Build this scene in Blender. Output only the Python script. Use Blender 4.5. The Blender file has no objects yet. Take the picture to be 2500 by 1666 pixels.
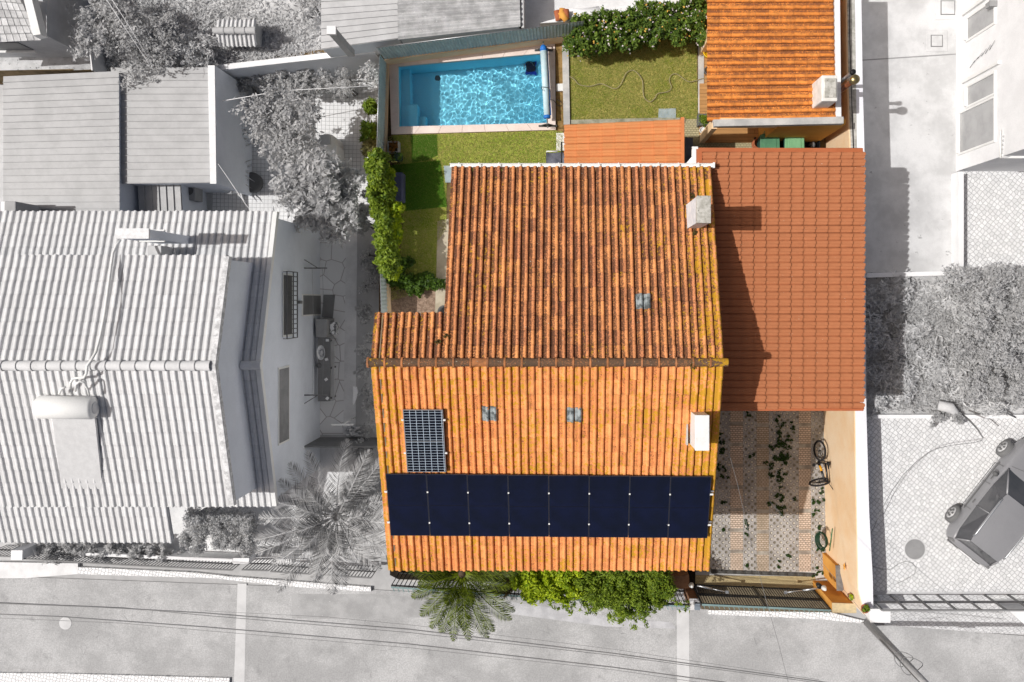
import bpy, math, random
import numpy as np
from mathutils import Vector, Matrix, Euler
random.seed(7); RNG = np.random.default_rng(11)
S = bpy.context.scene; COL = S.collection

# ---------------- camera, sky, sun, exposure ----------------
H = 30.0; F = 2069.0; CX, CY = 1380.0, 735.0
cam_d = bpy.data.cameras.new('camera'); cam = bpy.data.objects.new('camera', cam_d); COL.objects.link(cam)
cam.location = (0, 0, H); cam.rotation_euler = (0, 0, 0)
cam_d.sensor_width = 36; cam_d.lens = F/2500*36
cam_d.shift_x = (1250-CX)/2500; cam_d.shift_y = -(833-CY)/2500
cam_d.clip_end = 500; S.camera = cam
SUN_EL = math.radians(54.3); SUN_AZ = math.radians(-91)   # direction the sun stands in, clockwise from north (+Y): west
w = bpy.data.worlds.new('World'); S.world = w; w.use_nodes = True
wn = w.node_tree.nodes; bg = wn['Background']
sky = wn.new('ShaderNodeTexSky'); sky.sky_type = 'NISHITA'; sky.sun_disc = False
sky.sun_elevation = SUN_EL; sky.sun_rotation = SUN_AZ; sky.dust_density = 7.0; sky.ozone_density = 0.0; sky.air_density = 0.7
w.node_tree.links.new(sky.outputs[0], bg.inputs[0]); bg.inputs[1].default_value = 0.060
sl = bpy.data.lights.new('sun', 'SUN'); sl.energy = 3.4; sl.angle = math.radians(0.5); sl.color = (1.0, 0.985, 0.965)
sun = bpy.data.objects.new('sun', sl); COL.objects.link(sun)
sd = Vector((math.sin(SUN_AZ)*math.cos(SUN_EL), math.cos(SUN_AZ)*math.cos(SUN_EL), math.sin(SUN_EL)))
sun.rotation_euler = sd.to_track_quat('Z', 'Y').to_euler()
S.view_settings.view_transform = 'Standard'; S.view_settings.look = 'None'
S.view_settings.gamma = 1; S.view_settings.exposure = 0.0
S.cycles.max_bounces = 6; S.cycles.transparent_max_bounces = 12

# ---------------- helpers: pixels of the photograph to points at a known height ----------------
def P(px, py, z): return Vector(((px-CX)/F*(H-z), -(py-CY)/F*(H-z), z))
def PP(px, py, a, b, off=0.0):          # on the plane z = a + b*Y (+off)
    a = a+off; q = -(py-CY)/F; z = (a+H*b*q)/(1+b*q)
    return P(px, py, z)

def link(name, me, parent=None, mats=()):
    o = bpy.data.objects.new(name, me); COL.objects.link(o)
    if parent is not None: o.parent = parent
    for m in mats: me.materials.append(m)
    return o
def tag(o, label=None, cat=None, group=None, kind=None):
    if label: o['label'] = label
    if cat: o['category'] = cat
    if group: o['group'] = group
    if kind: o['kind'] = kind
    return o
def thing(name, label, cat, group=None, loc=(0, 0, 0), rz=0.0):
    o = bpy.data.objects.new(name, None); COL.objects.link(o); o.location = loc; o.rotation_euler = (0, 0, rz)
    o.empty_display_size = .2
    return tag(o, label, cat, group)

class MB:
    """collects shapes, builds one mesh object"""
    def __init__(s): s.v = []; s.f = []; s.sm = []; s.mi = []; s.cur = 0
    def add(s, vs, fs, smooth=False):
        n = len(s.v); s.v += [tuple(v) for v in vs]
        for f in fs: s.f.append(tuple(i+n for i in f)); s.sm.append(smooth); s.mi.append(s.cur)
        return s
    def box(s, a, b, c=None, rz=0, M=None):
        x0, y0, z0 = a; x1, y1, z1 = b
        vs = [Vector(p) for p in ((x0,y0,z0),(x1,y0,z0),(x1,y1,z0),(x0,y1,z0),(x0,y0,z1),(x1,y0,z1),(x1,y1,z1),(x0,y1,z1))]
        if rz:
            cc = (Vector(a)+Vector(b))/2 if c is None else Vector(c); R = Matrix.Rotation(rz, 3, 'Z')
            vs = [R@(v-cc)+cc for v in vs]
        if M is not None: vs = [M@v for v in vs]
        return s.add(vs, [(0,3,2,1),(4,5,6,7),(0,1,5,4),(1,2,6,5),(2,3,7,6),(3,0,4,7)])
    def prism(s, pts, z0, z1, top=None):      # pts: world xy list; z1 may be list
        n = len(pts); ar = sum(pts[i][0]*pts[(i+1)%n][1]-pts[(i+1)%n][0]*pts[i][1] for i in range(n))
        zt = z1 if isinstance(z1, (list, tuple)) else [z1]*n
        zb = z0 if isinstance(z0, (list, tuple)) else [z0]*n
        idx = list(range(n)) if ar > 0 else list(range(n))[::-1]
        b = [(pts[i][0], pts[i][1], zb[i]) for i in idx]; t = [(pts[i][0], pts[i][1], zt[i]) for i in idx]
        fs = [tuple(range(n))[::-1], tuple(range(n, 2*n))]+[(i, (i+1) % n, n+(i+1) % n, n+i) for i in range(n)]
        return s.add(b+t, fs)
    def tube(s, pts, r, n=8, cap=True, closed=False):
        pts = [Vector(p) for p in pts]; m = len(pts); rs = r if isinstance(r, (list, tuple)) else [r]*m
        vs = []; up = None
        for i, p in enumerate(pts):
            if closed: d = pts[(i+1) % m]-pts[i-1]
            else: d = pts[min(i+1, m-1)]-pts[max(i-1, 0)]
            d.normalize()
            if up is None: up = d.orthogonal()
            up = (up-d*up.dot(d)); 
            if up.length < 1e-6: up = d.orthogonal()
            up.normalize(); q = d.cross(up)
            for k in range(n):
                a = 2*math.pi*k/n; vs.append(p+(up*math.cos(a)+q*math.sin(a))*rs[i])
        fs = []
        for i in range(m if closed else m-1):
            j = (i+1) % m
            for k in range(n): fs.append((i*n+k, i*n+(k+1) % n, j*n+(k+1) % n, j*n+k))
        if cap and not closed: fs += [tuple(range(n))[::-1], tuple(range((m-1)*n, m*n))]
        return s.add(vs, fs, True)
    def lathe(s, c, prof, n=20, axis=None, smooth=True):   # prof list (r, z)
        c = Vector(c); vs = []
        R = Matrix.Identity(3) if axis is None else Vector(axis).to_track_quat('Z', 'Y').to_matrix()
        for r, z in prof:
            for k in range(n):
                a = 2*math.pi*k/n; vs.append(c+R@Vector((r*math.cos(a), r*math.sin(a), z)))
        fs = []
        for i in range(len(prof)-1):
            for k in range(n): fs.append((i*n+k, i*n+(k+1) % n, (i+1)*n+(k+1) % n, (i+1)*n+k))
        fs += [tuple(range(n))[::-1], tuple(range((len(prof)-1)*n, len(prof)*n))]
        return s.add(vs, fs, smooth)
    def build(s, name, mats, parent=None, bevel=0.0):
        me = bpy.data.meshes.new(name); me.from_pydata(s.v, [], s.f)
        me.polygons.foreach_set('use_smooth', s.sm); me.polygons.foreach_set('material_index', s.mi); me.update()
        if not isinstance(mats, (list, tuple)): mats = [mats]
        o = link(name, me, parent, mats)
        if bevel:
            m = o.modifiers.new('bevel', 'BEVEL'); m.width = bevel; m.segments = 2; m.limit_method = 'ANGLE'
        return o

def npmesh(name, V, Fq, mat, parent=None, var=None, smooth=False):
    """V (N,3), Fq (M,k) ints; var per-vertex grey value"""
    me = bpy.data.meshes.new(name); V = np.asarray(V, np.float32); Fq = np.asarray(Fq, np.int32); M, k = Fq.shape
    me.vertices.add(len(V)); me.vertices.foreach_set('co', V.ravel())
    me.loops.add(M*k); me.loops.foreach_set('vertex_index', Fq.ravel())
    me.polygons.add(M); me.polygons.foreach_set('loop_start', np.arange(M, dtype=np.int32)*k)
    me.polygons.foreach_set('use_smooth', np.full(M, bool(smooth)))
    me.update(calc_edges=True); me.validate()
    if var is not None:
        at = me.color_attributes.new('var', 'FLOAT_COLOR', 'POINT')
        c = np.ones((len(V), 4), np.float32); var = np.asarray(var)
        if var.ndim == 1: c[:, :3] = var[:, None]
        else: c[:, :var.shape[1]] = var
        at.data.foreach_set('color', c.ravel())
    return link(name, me, parent, [mat] if not isinstance(mat, (list, tuple)) else mat)

# ---------------- materials ----------------
def lin(c):
    if isinstance(c, (int, float)): c = (c, c, c)
    return tuple((x/12.92 if x <= .04045 else ((x+.055)/1.055)**2.4) for x in c)
class NT:
    def __init__(s, name):
        s.m = bpy.data.materials.new(name); s.m.use_nodes = True; s.t = s.m.node_tree; s.n = s.t.nodes; s.l = s.t.links
        s.b = s.n['Principled BSDF']; s.tc = s.n.new('ShaderNodeTexCoord')
    def new(s, t, **k):
        n = s.n.new(t)
        for a, v in k.items(): setattr(n, a, v)
        return n
    def mapping(s, scale=(1,1,1), rot=(0,0,0), loc=(0,0,0)):
        m = s.new('ShaderNodeMapping'); m.inputs['Scale'].default_value = scale; m.inputs['Rotation'].default_value = rot
        m.inputs['Location'].default_value = loc
        s.l.new(s.tc.outputs['Object'], m.inputs[0]); return m.outputs[0]
    def noise(s, scale, detail=6, rough=.6, vec=None, dist=0.0):
        n = s.new('ShaderNodeTexNoise'); n.inputs['Scale'].default_value = scale; n.inputs['Detail'].default_value = detail
        n.inputs['Roughness'].default_value = rough; n.inputs['Distortion'].default_value = dist
        s.l.new(vec or s.tc.outputs['Object'], n.inputs['Vector']); return n.outputs[0]
    def ramp(s, x, p0, p1, v0=0.0, v1=1.0):
        r = s.new('ShaderNodeMapRange'); r.interpolation_type = 'SMOOTHSTEP'
        for i, v in zip(('From Min', 'From Max', 'To Min', 'To Max'), (p0, p1, v0, v1)): r.inputs[i].default_value = v
        s.l.new(x, r.inputs['Value']); return r.outputs[0]
    def math(s, op, a, b=0.0):
        m = s.new('ShaderNodeMath', operation=op)
        for i, x in ((0, a), (1, b)):
            if isinstance(x, (int, float)): m.inputs[i].default_value = x
            else: s.l.new(x, m.inputs[i])
        return m.outputs[0]
    def mix(s, fac, a, b, mode='MIX'):
        m = s.new('ShaderNodeMix', data_type='RGBA', blend_type=mode)
        for i, x in ((0, fac), (6, a), (7, b)):
            if isinstance(x, (int, float)) and i == 0: m.inputs[i].default_value = x
            elif isinstance(x, tuple): m.inputs[i].default_value = (*x[:3], 1)
            elif isinstance(x, (int, float)): m.inputs[i].default_value = (x, x, x, 1)
            else: s.l.new(x, m.inputs[i])
        return m.outputs[2]
    def bump(s, h, strength=.4, dist=.02):
        b = s.new('ShaderNodeBump'); b.inputs['Strength'].default_value = strength; b.inputs['Distance'].default_value = dist
        s.l.new(h, b.inputs['Height'])
        if s.b.inputs['Normal'].links: s.l.new(s.b.inputs['Normal'].links[0].from_socket, b.inputs['Normal'])
        s.l.new(b.outputs[0], s.b.inputs['Normal'])
    def var(s):
        a = s.new('ShaderNodeVertexColor', layer_name='var'); x = s.new('ShaderNodeSeparateColor'); s.l.new(a.outputs[0], x.inputs[0]); return x.outputs
    def done(s, col, rough=.8, metal=0, spec=.3):
        if isinstance(col, tuple): s.b.inputs['Base Color'].default_value = (*col[:3], 1)
        else: s.l.new(col, s.b.inputs['Base Color'])
        if isinstance(rough, (int, float)): s.b.inputs['Roughness'].default_value = rough
        else: s.l.new(rough, s.b.inputs['Roughness'])
        s.b.inputs['Metallic'].default_value = metal; s.b.inputs['Specular IOR Level'].default_value = spec
        return s.m
_mc = {}
def M(name, c, rough=.85, c2=None, ns=2.0, lo=.35, hi=.65, specks=(), bs=0.0, bsc=40, bd=.01, metal=0, spec=.3):
    """plain procedural material: colour c (sRGB as wanted in sun is albedo-like), second colour c2 by noise, specks [(col,scale,threshold)]"""
    if name in _mc: return _mc[name]
    t = NT(name); c = lin(c); c2 = lin(c2) if c2 is not None else tuple(x*.82 for x in c)
    col = t.mix(t.ramp(t.noise(ns, 8, .65), lo, hi), c, c2)
    fine = t.noise(35, 3, .6); col = t.mix(t.ramp(fine, .3, .7, 0, .16), col, tuple(x*.6 for x in c))
    for (sc, scale, th) in specks:
        col = t.mix(t.ramp(t.noise(scale, 4, .7), th, th+.05), col, lin(sc))
    if bs: t.bump(t.noise(bsc, 5, .6), bs, bd)
    _mc[name] = t.done(col, rough, metal, spec); return _mc[name]

def mat_tile(name, c1, c2, dark, dark_amt, yel_amt, white_amt, vamt=.35, pan_dark=.0, yel_edge=None, blotch=1.0):
    t = NT(name); v = t.var()      # r: per-tile random, g: position across profile (0 pan..1 crest), b: second random, low in the painted shade line under laps
    col = t.mix(v[0], lin(c1), lin(c2))
    col = t.mix(t.ramp(t.noise(6, 8, .7), .35, .7, 0, blotch), col, t.mix(.55, col, lin(dark)))
    # brightness per tile
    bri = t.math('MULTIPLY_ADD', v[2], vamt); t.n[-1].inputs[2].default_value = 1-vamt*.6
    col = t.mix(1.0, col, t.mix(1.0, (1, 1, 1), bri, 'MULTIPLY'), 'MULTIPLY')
    # black crust, mostly in the pans
    if dark_amt > 0:
        n1 = t.noise(27, 8, .75); n2 = t.noise(2.2, 4, .6)
        th = t.math('ADD', t.math('MULTIPLY', v[1], -.15*pan_dark), t.math('ADD', n1, t.math('MULTIPLY', n2, .14)))
        th = t.math('ADD', th, t.math('MULTIPLY', v[0], .06))
        col = t.mix(t.ramp(th, .775-dark_amt*.3, .90-dark_amt*.3, 0, .85), col, lin(dark))
    if yel_amt > 0:
        n3 = t.noise(11, 7, .7); n4 = t.noise(.9, 3, .6)
        th = t.math('ADD', n3, t.math('MULTIPLY', n4, .55))
        th = t.math('ADD', th, t.math('MULTIPLY', v[1], -.07))
        if yel_edge is not None:
            sx = t.new('ShaderNodeSeparateXYZ'); t.l.new(t.tc.outputs['Object'], sx.inputs[0])
            e = t.ramp(sx.outputs[0], yel_edge-1.3, yel_edge, 0, .16); th = t.math('ADD', th, e)
            e = t.ramp(sx.outputs[0], -5.1, -3.6, .10, 0); th = t.math('ADD', th, e)
        col = t.mix(t.ramp(th, 1.06-yel_amt*.3, 1.12-yel_amt*.3, 0, .9), col, t.mix(t.noise(30), lin((.86, .62, .05)), lin((.62, .52, .2))))
    if white_amt > 0:
        n5 = t.noise(24, 3, .5)
        col = t.mix(t.ramp(n5, .74-white_amt*.1, .77-white_amt*.1), col, lin((.8, .76, .68)))
    t.bump(t.noise(60, 5, .7), .35, .006)
    return t.done(col, .88, 0, .2)

def mat_leaf(name, c1, c2, trans=.25, rough=.55):
    t = NT(name); v = t.var(); col = t.mix(v[0], lin(c1), lin(c2))
    t.done(col, rough, 0, .35)
    tr = t.new('ShaderNodeBsdfTranslucent'); t.l.new(col, tr.inputs[0]); mx = t.new('ShaderNodeMixShader'); mx.inputs[0].default_value = trans
    t.l.new(t.b.outputs[0], mx.inputs[1]); t.l.new(tr.outputs[0], mx.inputs[2]); t.l.new(mx.outputs[0], t.n['Material Output'].inputs[0])
    return t.m

def mat_grid(name, c, gr, bw, bh, rot=0, mortar=.01, off=.5, var=.12, bumps=.5, loc=(0,0,0), c2=None):
    """brick-like paving; bw, bh in metres"""
    t = NT(name); vec = t.mapping(rot=(0, 0, rot), loc=loc)
    wv = t.new('ShaderNodeVectorMath', operation='ADD')
    nz = t.new('ShaderNodeTexNoise'); nz.inputs['Scale'].default_value = 6; t.l.new(t.tc.outputs['Object'], nz.inputs['Vector'])
    sc = t.new('ShaderNodeVectorMath', operation='SCALE'); t.l.new(nz.outputs[1], sc.inputs[0]); sc.inputs['Scale'].default_value = min(bw, bh)*.18
    t.l.new(vec, wv.inputs[0]); t.l.new(sc.outputs[0], wv.inputs[1])
    b = t.new('ShaderNodeTexBrick'); b.offset = off; t.l.new(wv.outputs[0], b.inputs['Vector'])
    c = lin(c); b.inputs['Color1'].default_value = (*[x*(1-var) for x in c], 1); b.inputs['Color2'].default_value = (*[x*(1+var) for x in c], 1)
    b.inputs['Mortar'].default_value = (*lin(gr), 1); b.inputs['Scale'].default_value = 1; b.inputs['Brick Width'].default_value = bw
    b.inputs['Row Height'].default_value = bh; b.inputs['Mortar Size'].default_value = mortar; b.inputs['Mortar Smooth'].default_value = .3
    col = t.mix(t.ramp(t.noise(1.2, 6, .65), .35, .7, 0, .5), b.outputs[0], lin(c2) if c2 is not None else tuple(x*.7 for x in c))
    col = t.mix(t.ramp(t.noise(40, 3), .3, .7, 0, .2), col, tuple(x*.55 for x in c))
    t.bump(t.math('SUBTRACT', 1.0, b.outputs[1]), bumps, .01)
    return t.done(col, .9, 0, .2)

def mat_cells(name, c, gr, scale, randomness=1.0, edge=.06, rot=0, var=.15, c2=None, bumps=.6, patch=None):
    """stone setts or crazy paving: voronoi cells, dark joints"""
    t = NT(name); vec = t.mapping(rot=(0, 0, rot))
    d = t.new('ShaderNodeTexVoronoi', feature='DISTANCE_TO_EDGE'); f = t.new('ShaderNodeTexVoronoi', feature='F1')
    for q in (d, f):
        q.voronoi_dimensions = '2D'; q.inputs['Scale'].default_value = scale; q.inputs['Randomness'].default_value = randomness; t.l.new(vec, q.inputs['Vector'])
    c = lin(c); sx = t.new('ShaderNodeSeparateColor'); t.l.new(f.outputs['Color'], sx.inputs[0])
    col = t.mix(sx.outputs[0], tuple(min(1, x*(1+var)) for x in c), tuple(x*(1-var) for x in c))
    if patch is not None: col = t.mix(t.ramp(t.noise(.6, 6, .6), .4, .65), col, t.mix(.5, col, lin(patch)))
    col = t.mix(t.ramp(d.outputs['Distance'], edge*.4, edge), t.mix(.35, lin(gr), col), col)
    t.bump(t.ramp(d.outputs['Distance'], 0, edge*2), bumps, .012)
    return t.done(col, .85, 0, .25)

# ---------------- generators ----------------
def bil(A, B, C, D, u, v):
    """A--B along u at v=0, D--C at v=1 (numpy)"""
    A, B, C, D = [np.array(x, float) for x in (A, B, C, D)]
    u = u[..., None]; v = v[..., None]
    return A*(1-u)*(1-v)+B*u*(1-v)+C*u*v+D*(1-u)*v
def prof_barrel(t):      # groove, pan, hump, steep drop into the groove
    x = np.clip((t-.40)/.50, 0, 1); hump = np.sqrt(np.clip(1-(x*2-1)**2, 0, 1))
    return np.where(t < .05, -.9+(t/.05)*1.0, np.where(t < .40, .10-.10*np.sin((t-.05)/.35*np.pi), np.where(t < .90, .10+.90*hump, .10-1.0*(t-.90)/.10)))
def prof_s(t): return .5-.5*np.cos(2*np.pi*t)
def prof_flat_barrel(t):
    x = np.clip((t-.46)/.44, 0, 1); hump = np.sqrt(np.clip(1-(x*2-1)**2, 0, 1))
    return np.where(t < .05, -.9+(t/.05)*1.1, np.where(t < .46, .20+.08*(t-.05), np.where(t < .90, .24+.76*hump, .24-1.14*(t-.90)/.10)))
def prof_soft(t):
    x = np.clip((t-.28)/.66, 0, 1); hump = np.sin(x*np.pi)**.8
    return np.where(t < .28, 0, hump)
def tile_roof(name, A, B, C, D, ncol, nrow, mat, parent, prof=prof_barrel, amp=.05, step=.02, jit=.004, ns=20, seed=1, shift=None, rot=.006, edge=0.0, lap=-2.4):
    """separate overlapping tiles; A,B top edge (u across), D,C bottom edge; tiles lap downwards"""
    r = np.random.default_rng(seed)
    ts = np.concatenate([[0], (np.arange(1, ns))/ns, [1]]) if True else None
    n = len(ts); N = (np.array(B)-np.array(A)); V_ = (np.array(D)-np.array(A)); nrm = np.cross(V_, N); nrm = nrm/np.linalg.norm(nrm)
    if nrm[2] < 0: nrm = -nrm
    VV = []; FF = []; VC = []; base = 0
    vlen = np.linalg.norm(V_); h = prof(ts)*amp
    for i in range(ncol):
        cj = r.normal(0, .0035)
        for j in range(nrow):
            v0 = j/nrow-.0; v1 = (j+1)/nrow+.035/vlen
            rj = r.normal(0, rot); zj = r.normal(0, jit)*.5
            u = (i+ts)/ncol
            du0 = (cj)/np.linalg.norm(N); du1 = du0+rj*vlen/nrow/np.linalg.norm(N)
            top = bil(A, B, C, D, u+du0, np.full(n, v0))+nrm*(h*.84+zj)[:, None]
            v1j = v1+r.normal(0, .004 if edge == 0 else 0)/vlen+edge*(h/amp-.5)/vlen
            v1j = np.zeros(n)+v1j; nk = bil(A, B, C, D, u+du0, np.full(n, v0+.085/vlen))+nrm*(h*.86+step*.15+zj)[:, None]; mid = bil(A, B, C, D, u+(du0+du1)/2, (v0+v1j)/2)+nrm*(h*.93+step*.5+zj)[:, None]
            bot = bil(A, B, C, D, u+du1, v1j)+nrm*(h+step+zj)[:, None]
            lip = bot-nrm*(step+.012)
            VV += [top, nk, mid, bot, bot, lip]
            a = np.arange(n-1)
            for (p, q) in ((0, 1), (1, 2), (2, 3), (4, 5)):
                FF.append(np.stack([base+p*n+a, base+q*n+a, base+q*n+a+1, base+p*n+a+1], 1))
            base += 6*n
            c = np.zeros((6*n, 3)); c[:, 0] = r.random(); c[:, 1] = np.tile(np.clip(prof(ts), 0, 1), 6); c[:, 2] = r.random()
            if lap: c[:n, 2] = lap  # shade line below the upper tile's lap, painted into the vertex colour
            VC.append(c)
    FFa = np.concatenate(FF)
    VVa = np.concatenate(VV)
    # make faces look up
    p0, p1, p2 = VVa[FFa[0, 0]], VVa[FFa[0, 1]], VVa[FFa[0, 2]]
    if np.cross(p1-p0, p2-p0)[2] < 0: FFa = FFa[:, ::-1]
    return npmesh(name, VVa, FFa, mat, parent, np.concatenate(VC), smooth=True)

def ribbed(name, A, B, C, D, n, mat, parent=None, kind='rib', amp=.03, seg=1):
    """sheet whose ribs run A->B and repeat from A to D"""
    if kind == 'rib': t1 = np.array([0, .88, .885, .935, .94]); h1 = np.array([0, 0, 1, 1, 0.])
    elif kind == 'wave': t1 = np.arange(8)/8; h1 = .5-.5*np.cos(2*np.pi*t1)
    else: t1 = np.array([0, .35, .5, .85]); h1 = np.array([0, 0, 1, 1.])
    t = np.concatenate([(i+t1)/n for i in range(n)]+[[1.0]]); h = np.concatenate([np.tile(h1, n), [0]])*amp
    us = np.linspace(0, 1, seg+1); U, T = np.meshgrid(us, t)
    V = bil(A, B, C, D, U, T); nr = np.cross(np.array(B)-np.array(A), np.array(D)-np.array(A)); nr = nr/np.linalg.norm(nr)
    if nr[2] < -1e-6: nr = -nr
    V = V+nr*h[:, None, None]; k = seg+1; m = len(t)
    F_ = []
    for i in range(m-1):
        for j in range(seg): F_.append((i*k+j, i*k+j+1, (i+1)*k+j+1, (i+1)*k+j))
    V = V.reshape(-1, 3)
    nv = len(V); V2 = V-nr*.004; F2 = [tuple(x+nv for x in f[::-1]) for f in F_]
    return npmesh(name, np.concatenate([V, V2]), F_+F2, mat, parent, None, smooth=(kind == 'wave'))

def leaf_cloud(blobs, size, up=.5, shell=.6, aspect=1.6, seed=None, droop=0.0):
    """blobs [(cx,cy,cz,rx,ry,rz,n)] -> V,F,var"""
    r = np.random.default_rng(seed if seed is not None else RNG.integers(1e9)); Vs = []; Vc = []
    for (cx, cy, cz, rx, ry, rz, n) in blobs:
        n = int(n); d = r.normal(size=(n, 3)); d /= np.linalg.norm(d, axis=1)[:, None]
        # lumpy radius
        k = 7; dirs = r.normal(size=(k, 3)); dirs /= np.linalg.norm(dirs, axis=1)[:, None]
        lump = 1+.22*np.sum(np.clip(d@dirs.T, 0, 1)**6*r.uniform(-.9, 1.1, k), axis=1)
        K = max(6, n//22); cd = r.normal(size=(K, 3)); cd /= np.linalg.norm(cd, axis=1)[:, None]; cd[:, 2] = np.abs(cd[:, 2])*1.0-.15
        cl = 1+.30*np.sum(np.clip(cd@dirs.T, 0, 1)**5*r.uniform(-1, 1.0, k), axis=1)
        crad = (shell+(1-shell)*r.random(K))**.6*cl*r.uniform(.72, 1.22, K)
        cpos = cd*crad[:, None]; w_ = r.integers(0, K, n); spread = r.uniform(.07, .20, K)[w_][:, None]
        p = (cpos[w_]+r.normal(size=(n, 3))*spread)*np.array([rx, ry, rz])+np.array([cx, cy, cz]); d = cd[w_]*.7+d*.3
        nrm = d*.6+r.normal(size=(n, 3))*.55+np.array([0, 0, up]); nrm /= np.linalg.norm(nrm, axis=1)[:, None]
        a = r.normal(size=(n, 3)); a = np.cross(nrm, a); a /= np.linalg.norm(a, axis=1)[:, None]; b = np.cross(nrm, a)
        s = size*r.uniform(.6, 1.25, n)[:, None]
        q = np.stack([p-a*s*.5*aspect, p-b*s*.36+nrm*s*.07, p+a*s*.5*aspect-nrm*s*droop, p+b*s*.36+nrm*s*.07], 1)
        Vs.append(q.reshape(-1, 3)); Vc.append(np.repeat(np.clip(r.normal(.5, .18, n)+(r.random(K)[w_]-.5)*.5, 0, 1), 4))
    V = np.concatenate(Vs); return V, np.arange(len(V)).reshape(-1, 4), np.concatenate(Vc)
def bush(name, blobs, size, mat, label, cat, stem_mat=None, stems=None, group=None, up=.5, shell=.55, part='leaves', ground=0.0, aspect=1.6, seed=None, droop=0.0):
    c = blobs[0]; root = thing(name, label, cat, group)
    V, Fq, vc = leaf_cloud(blobs, size, up, shell, aspect, seed, droop); npmesh(part, V, Fq, mat, root, vc)
    m = MB()
    for (cx, cy, cz, rx, ry, rz, n) in blobs[:6]:
        m.tube([(cx+.05, cy, ground), (cx, cy+.03, (cz+ground)/2), (cx, cy, cz+rz*.3)], [.04, .03, .012], 6)
        for k in range(5):
            a = k*1.3; m.tube([(cx, cy, (cz*.7+ground*.3)), (cx+math.cos(a)*rx*.7, cy+math.sin(a)*ry*.7, cz+rz*.3)], [.02, .006], 5)
    m.build('stems' if name != 'tree' else 'trunk', stem_mat or MAT['bark'], root)
    return root

def frond(m_acc, base, az, el, length, droop, width, nl=46, curl=0.0, rnd=random):
    """rachis + leaflets appended to lists (V,F,var)"""
    V, Fq, vc = m_acc; pts = []; p = Vector(base); e = el; seg = 16
    for i in range(seg+1):
        pts.append(p.copy()); d = Vector((math.cos(az)*math.cos(e), math.sin(az)*math.cos(e), math.sin(e)))
        p = p+d*length/seg; e -= droop/seg*(0.4+1.2*i/seg); az += curl/seg
    def quad(a, b, c, d, val):
        n = len(V); V.extend([a, b, c, d]); Fq.append((n, n+1, n+2, n+3)); vc.extend([val]*4)
    for i in range(seg):
        d = (pts[i+1]-pts[i]).normalized(); s = d.cross(Vector((0, 0, 1))).normalized(); wd = .022*(1-i/seg)+.004
        quad(pts[i]-s*wd, pts[i]+s*wd, pts[i+1]+s*wd*.9, pts[i+1]-s*wd*.9, .95)
        quad(pts[i]+Vector((0, 0, -wd)), pts[i]+Vector((0, 0, wd)), pts[i+1]+Vector((0, 0, wd)), pts[i+1]+Vector((0, 0, -wd)), .9)
    for k in range(nl):
        f = .14+.85*k/(nl-1); x = f*seg; i = min(int(x), seg-1); q = pts[i].lerp(pts[i+1], x-i)
        d = (pts[i+1]-pts[i]).normalized(); s = d.cross(Vector((0, 0, 1))).normalized(); u = s.cross(d)
        L = width*math.sin(math.pi*min(1, .18+.82*f))**.6*rnd.uniform(.85, 1.1)
        for sg in (-1, 1):
            dr = (s*sg*.8+d*(.55+.4*f)+u*rnd.uniform(-.15, .35)).normalized()
            tip = q+dr*L+Vector((0, 0, -L*rnd.uniform(.1, .4))); mid = q+dr*L*.5
            t = d*.014+u*.004; val = rnd.uniform(0, .8)
            quad(q-t*.5, q+t*.5, mid+t, mid-t, val); quad(mid-t, mid+t, tip+t*.1, tip-t*.1, val)
    return pts
def palm(name, label, c, fronds, mat, trunk_mat, zg, width=.45, tr=.22):
    root = thing(name, label, 'palm tree', loc=(0, 0, 0))
    m = MB(); n = 14
    m.tube([(c[0]+.05*math.sin(i*.9), c[1], zg+(c[2]-zg)*i/n) for i in range(n+1)], [tr*(1+.12*(i % 2))*(1.1-.2*i/n) for i in range(n+1)], 14)
    m.build('trunk', trunk_mat, root)
    for (az, el, L, dr, cu) in fronds:
        acc = ([], [], []); b = Vector(c)+Vector((math.cos(math.radians(az))*.12, math.sin(math.radians(az))*.12, 0))
        frond(acc, b, math.radians(az), math.radians(el), L, math.radians(dr), width, curl=math.radians(cu))
        npmesh('frond', [tuple(v) for v in acc[0]], acc[1], mat, root, acc[2])
    return root
def copy_tree(o, parent=None):
    c = o.copy(); COL.objects.link(c); c.parent = parent
    for ch in o.children: copy_tree(ch, c)
    return c
def worldpoly(pts, z): return [(P(x, y, z).x, P(x, y, z).y) for x, y in pts]
def slab(name, pts, ztop, zbot, mat, parent=None, bevel=0.0):     # pts: photo outline of the top face
    return MB().prism(worldpoly(pts, ztop), zbot, ztop).build(name, mat, parent, bevel)
def sheet(name, pts, z, mat, parent=None):
    ar = sum(pts[i][0]*pts[(i+1) % len(pts)][1]-pts[(i+1) % len(pts)][0]*pts[i][1] for i in range(len(pts)))
    if ar > 0:
        pts = list(pts)[::-1]
        if isinstance(z, (list, tuple)): z = list(z)[::-1]
    return MB().add([P(x, y, z) for x, y in pts] if not isinstance(z, (list, tuple)) else [P(x, y, zz) for (x, y), zz in zip(pts, z)], [tuple(range(len(pts)))]).build(name, mat, parent)
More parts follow.
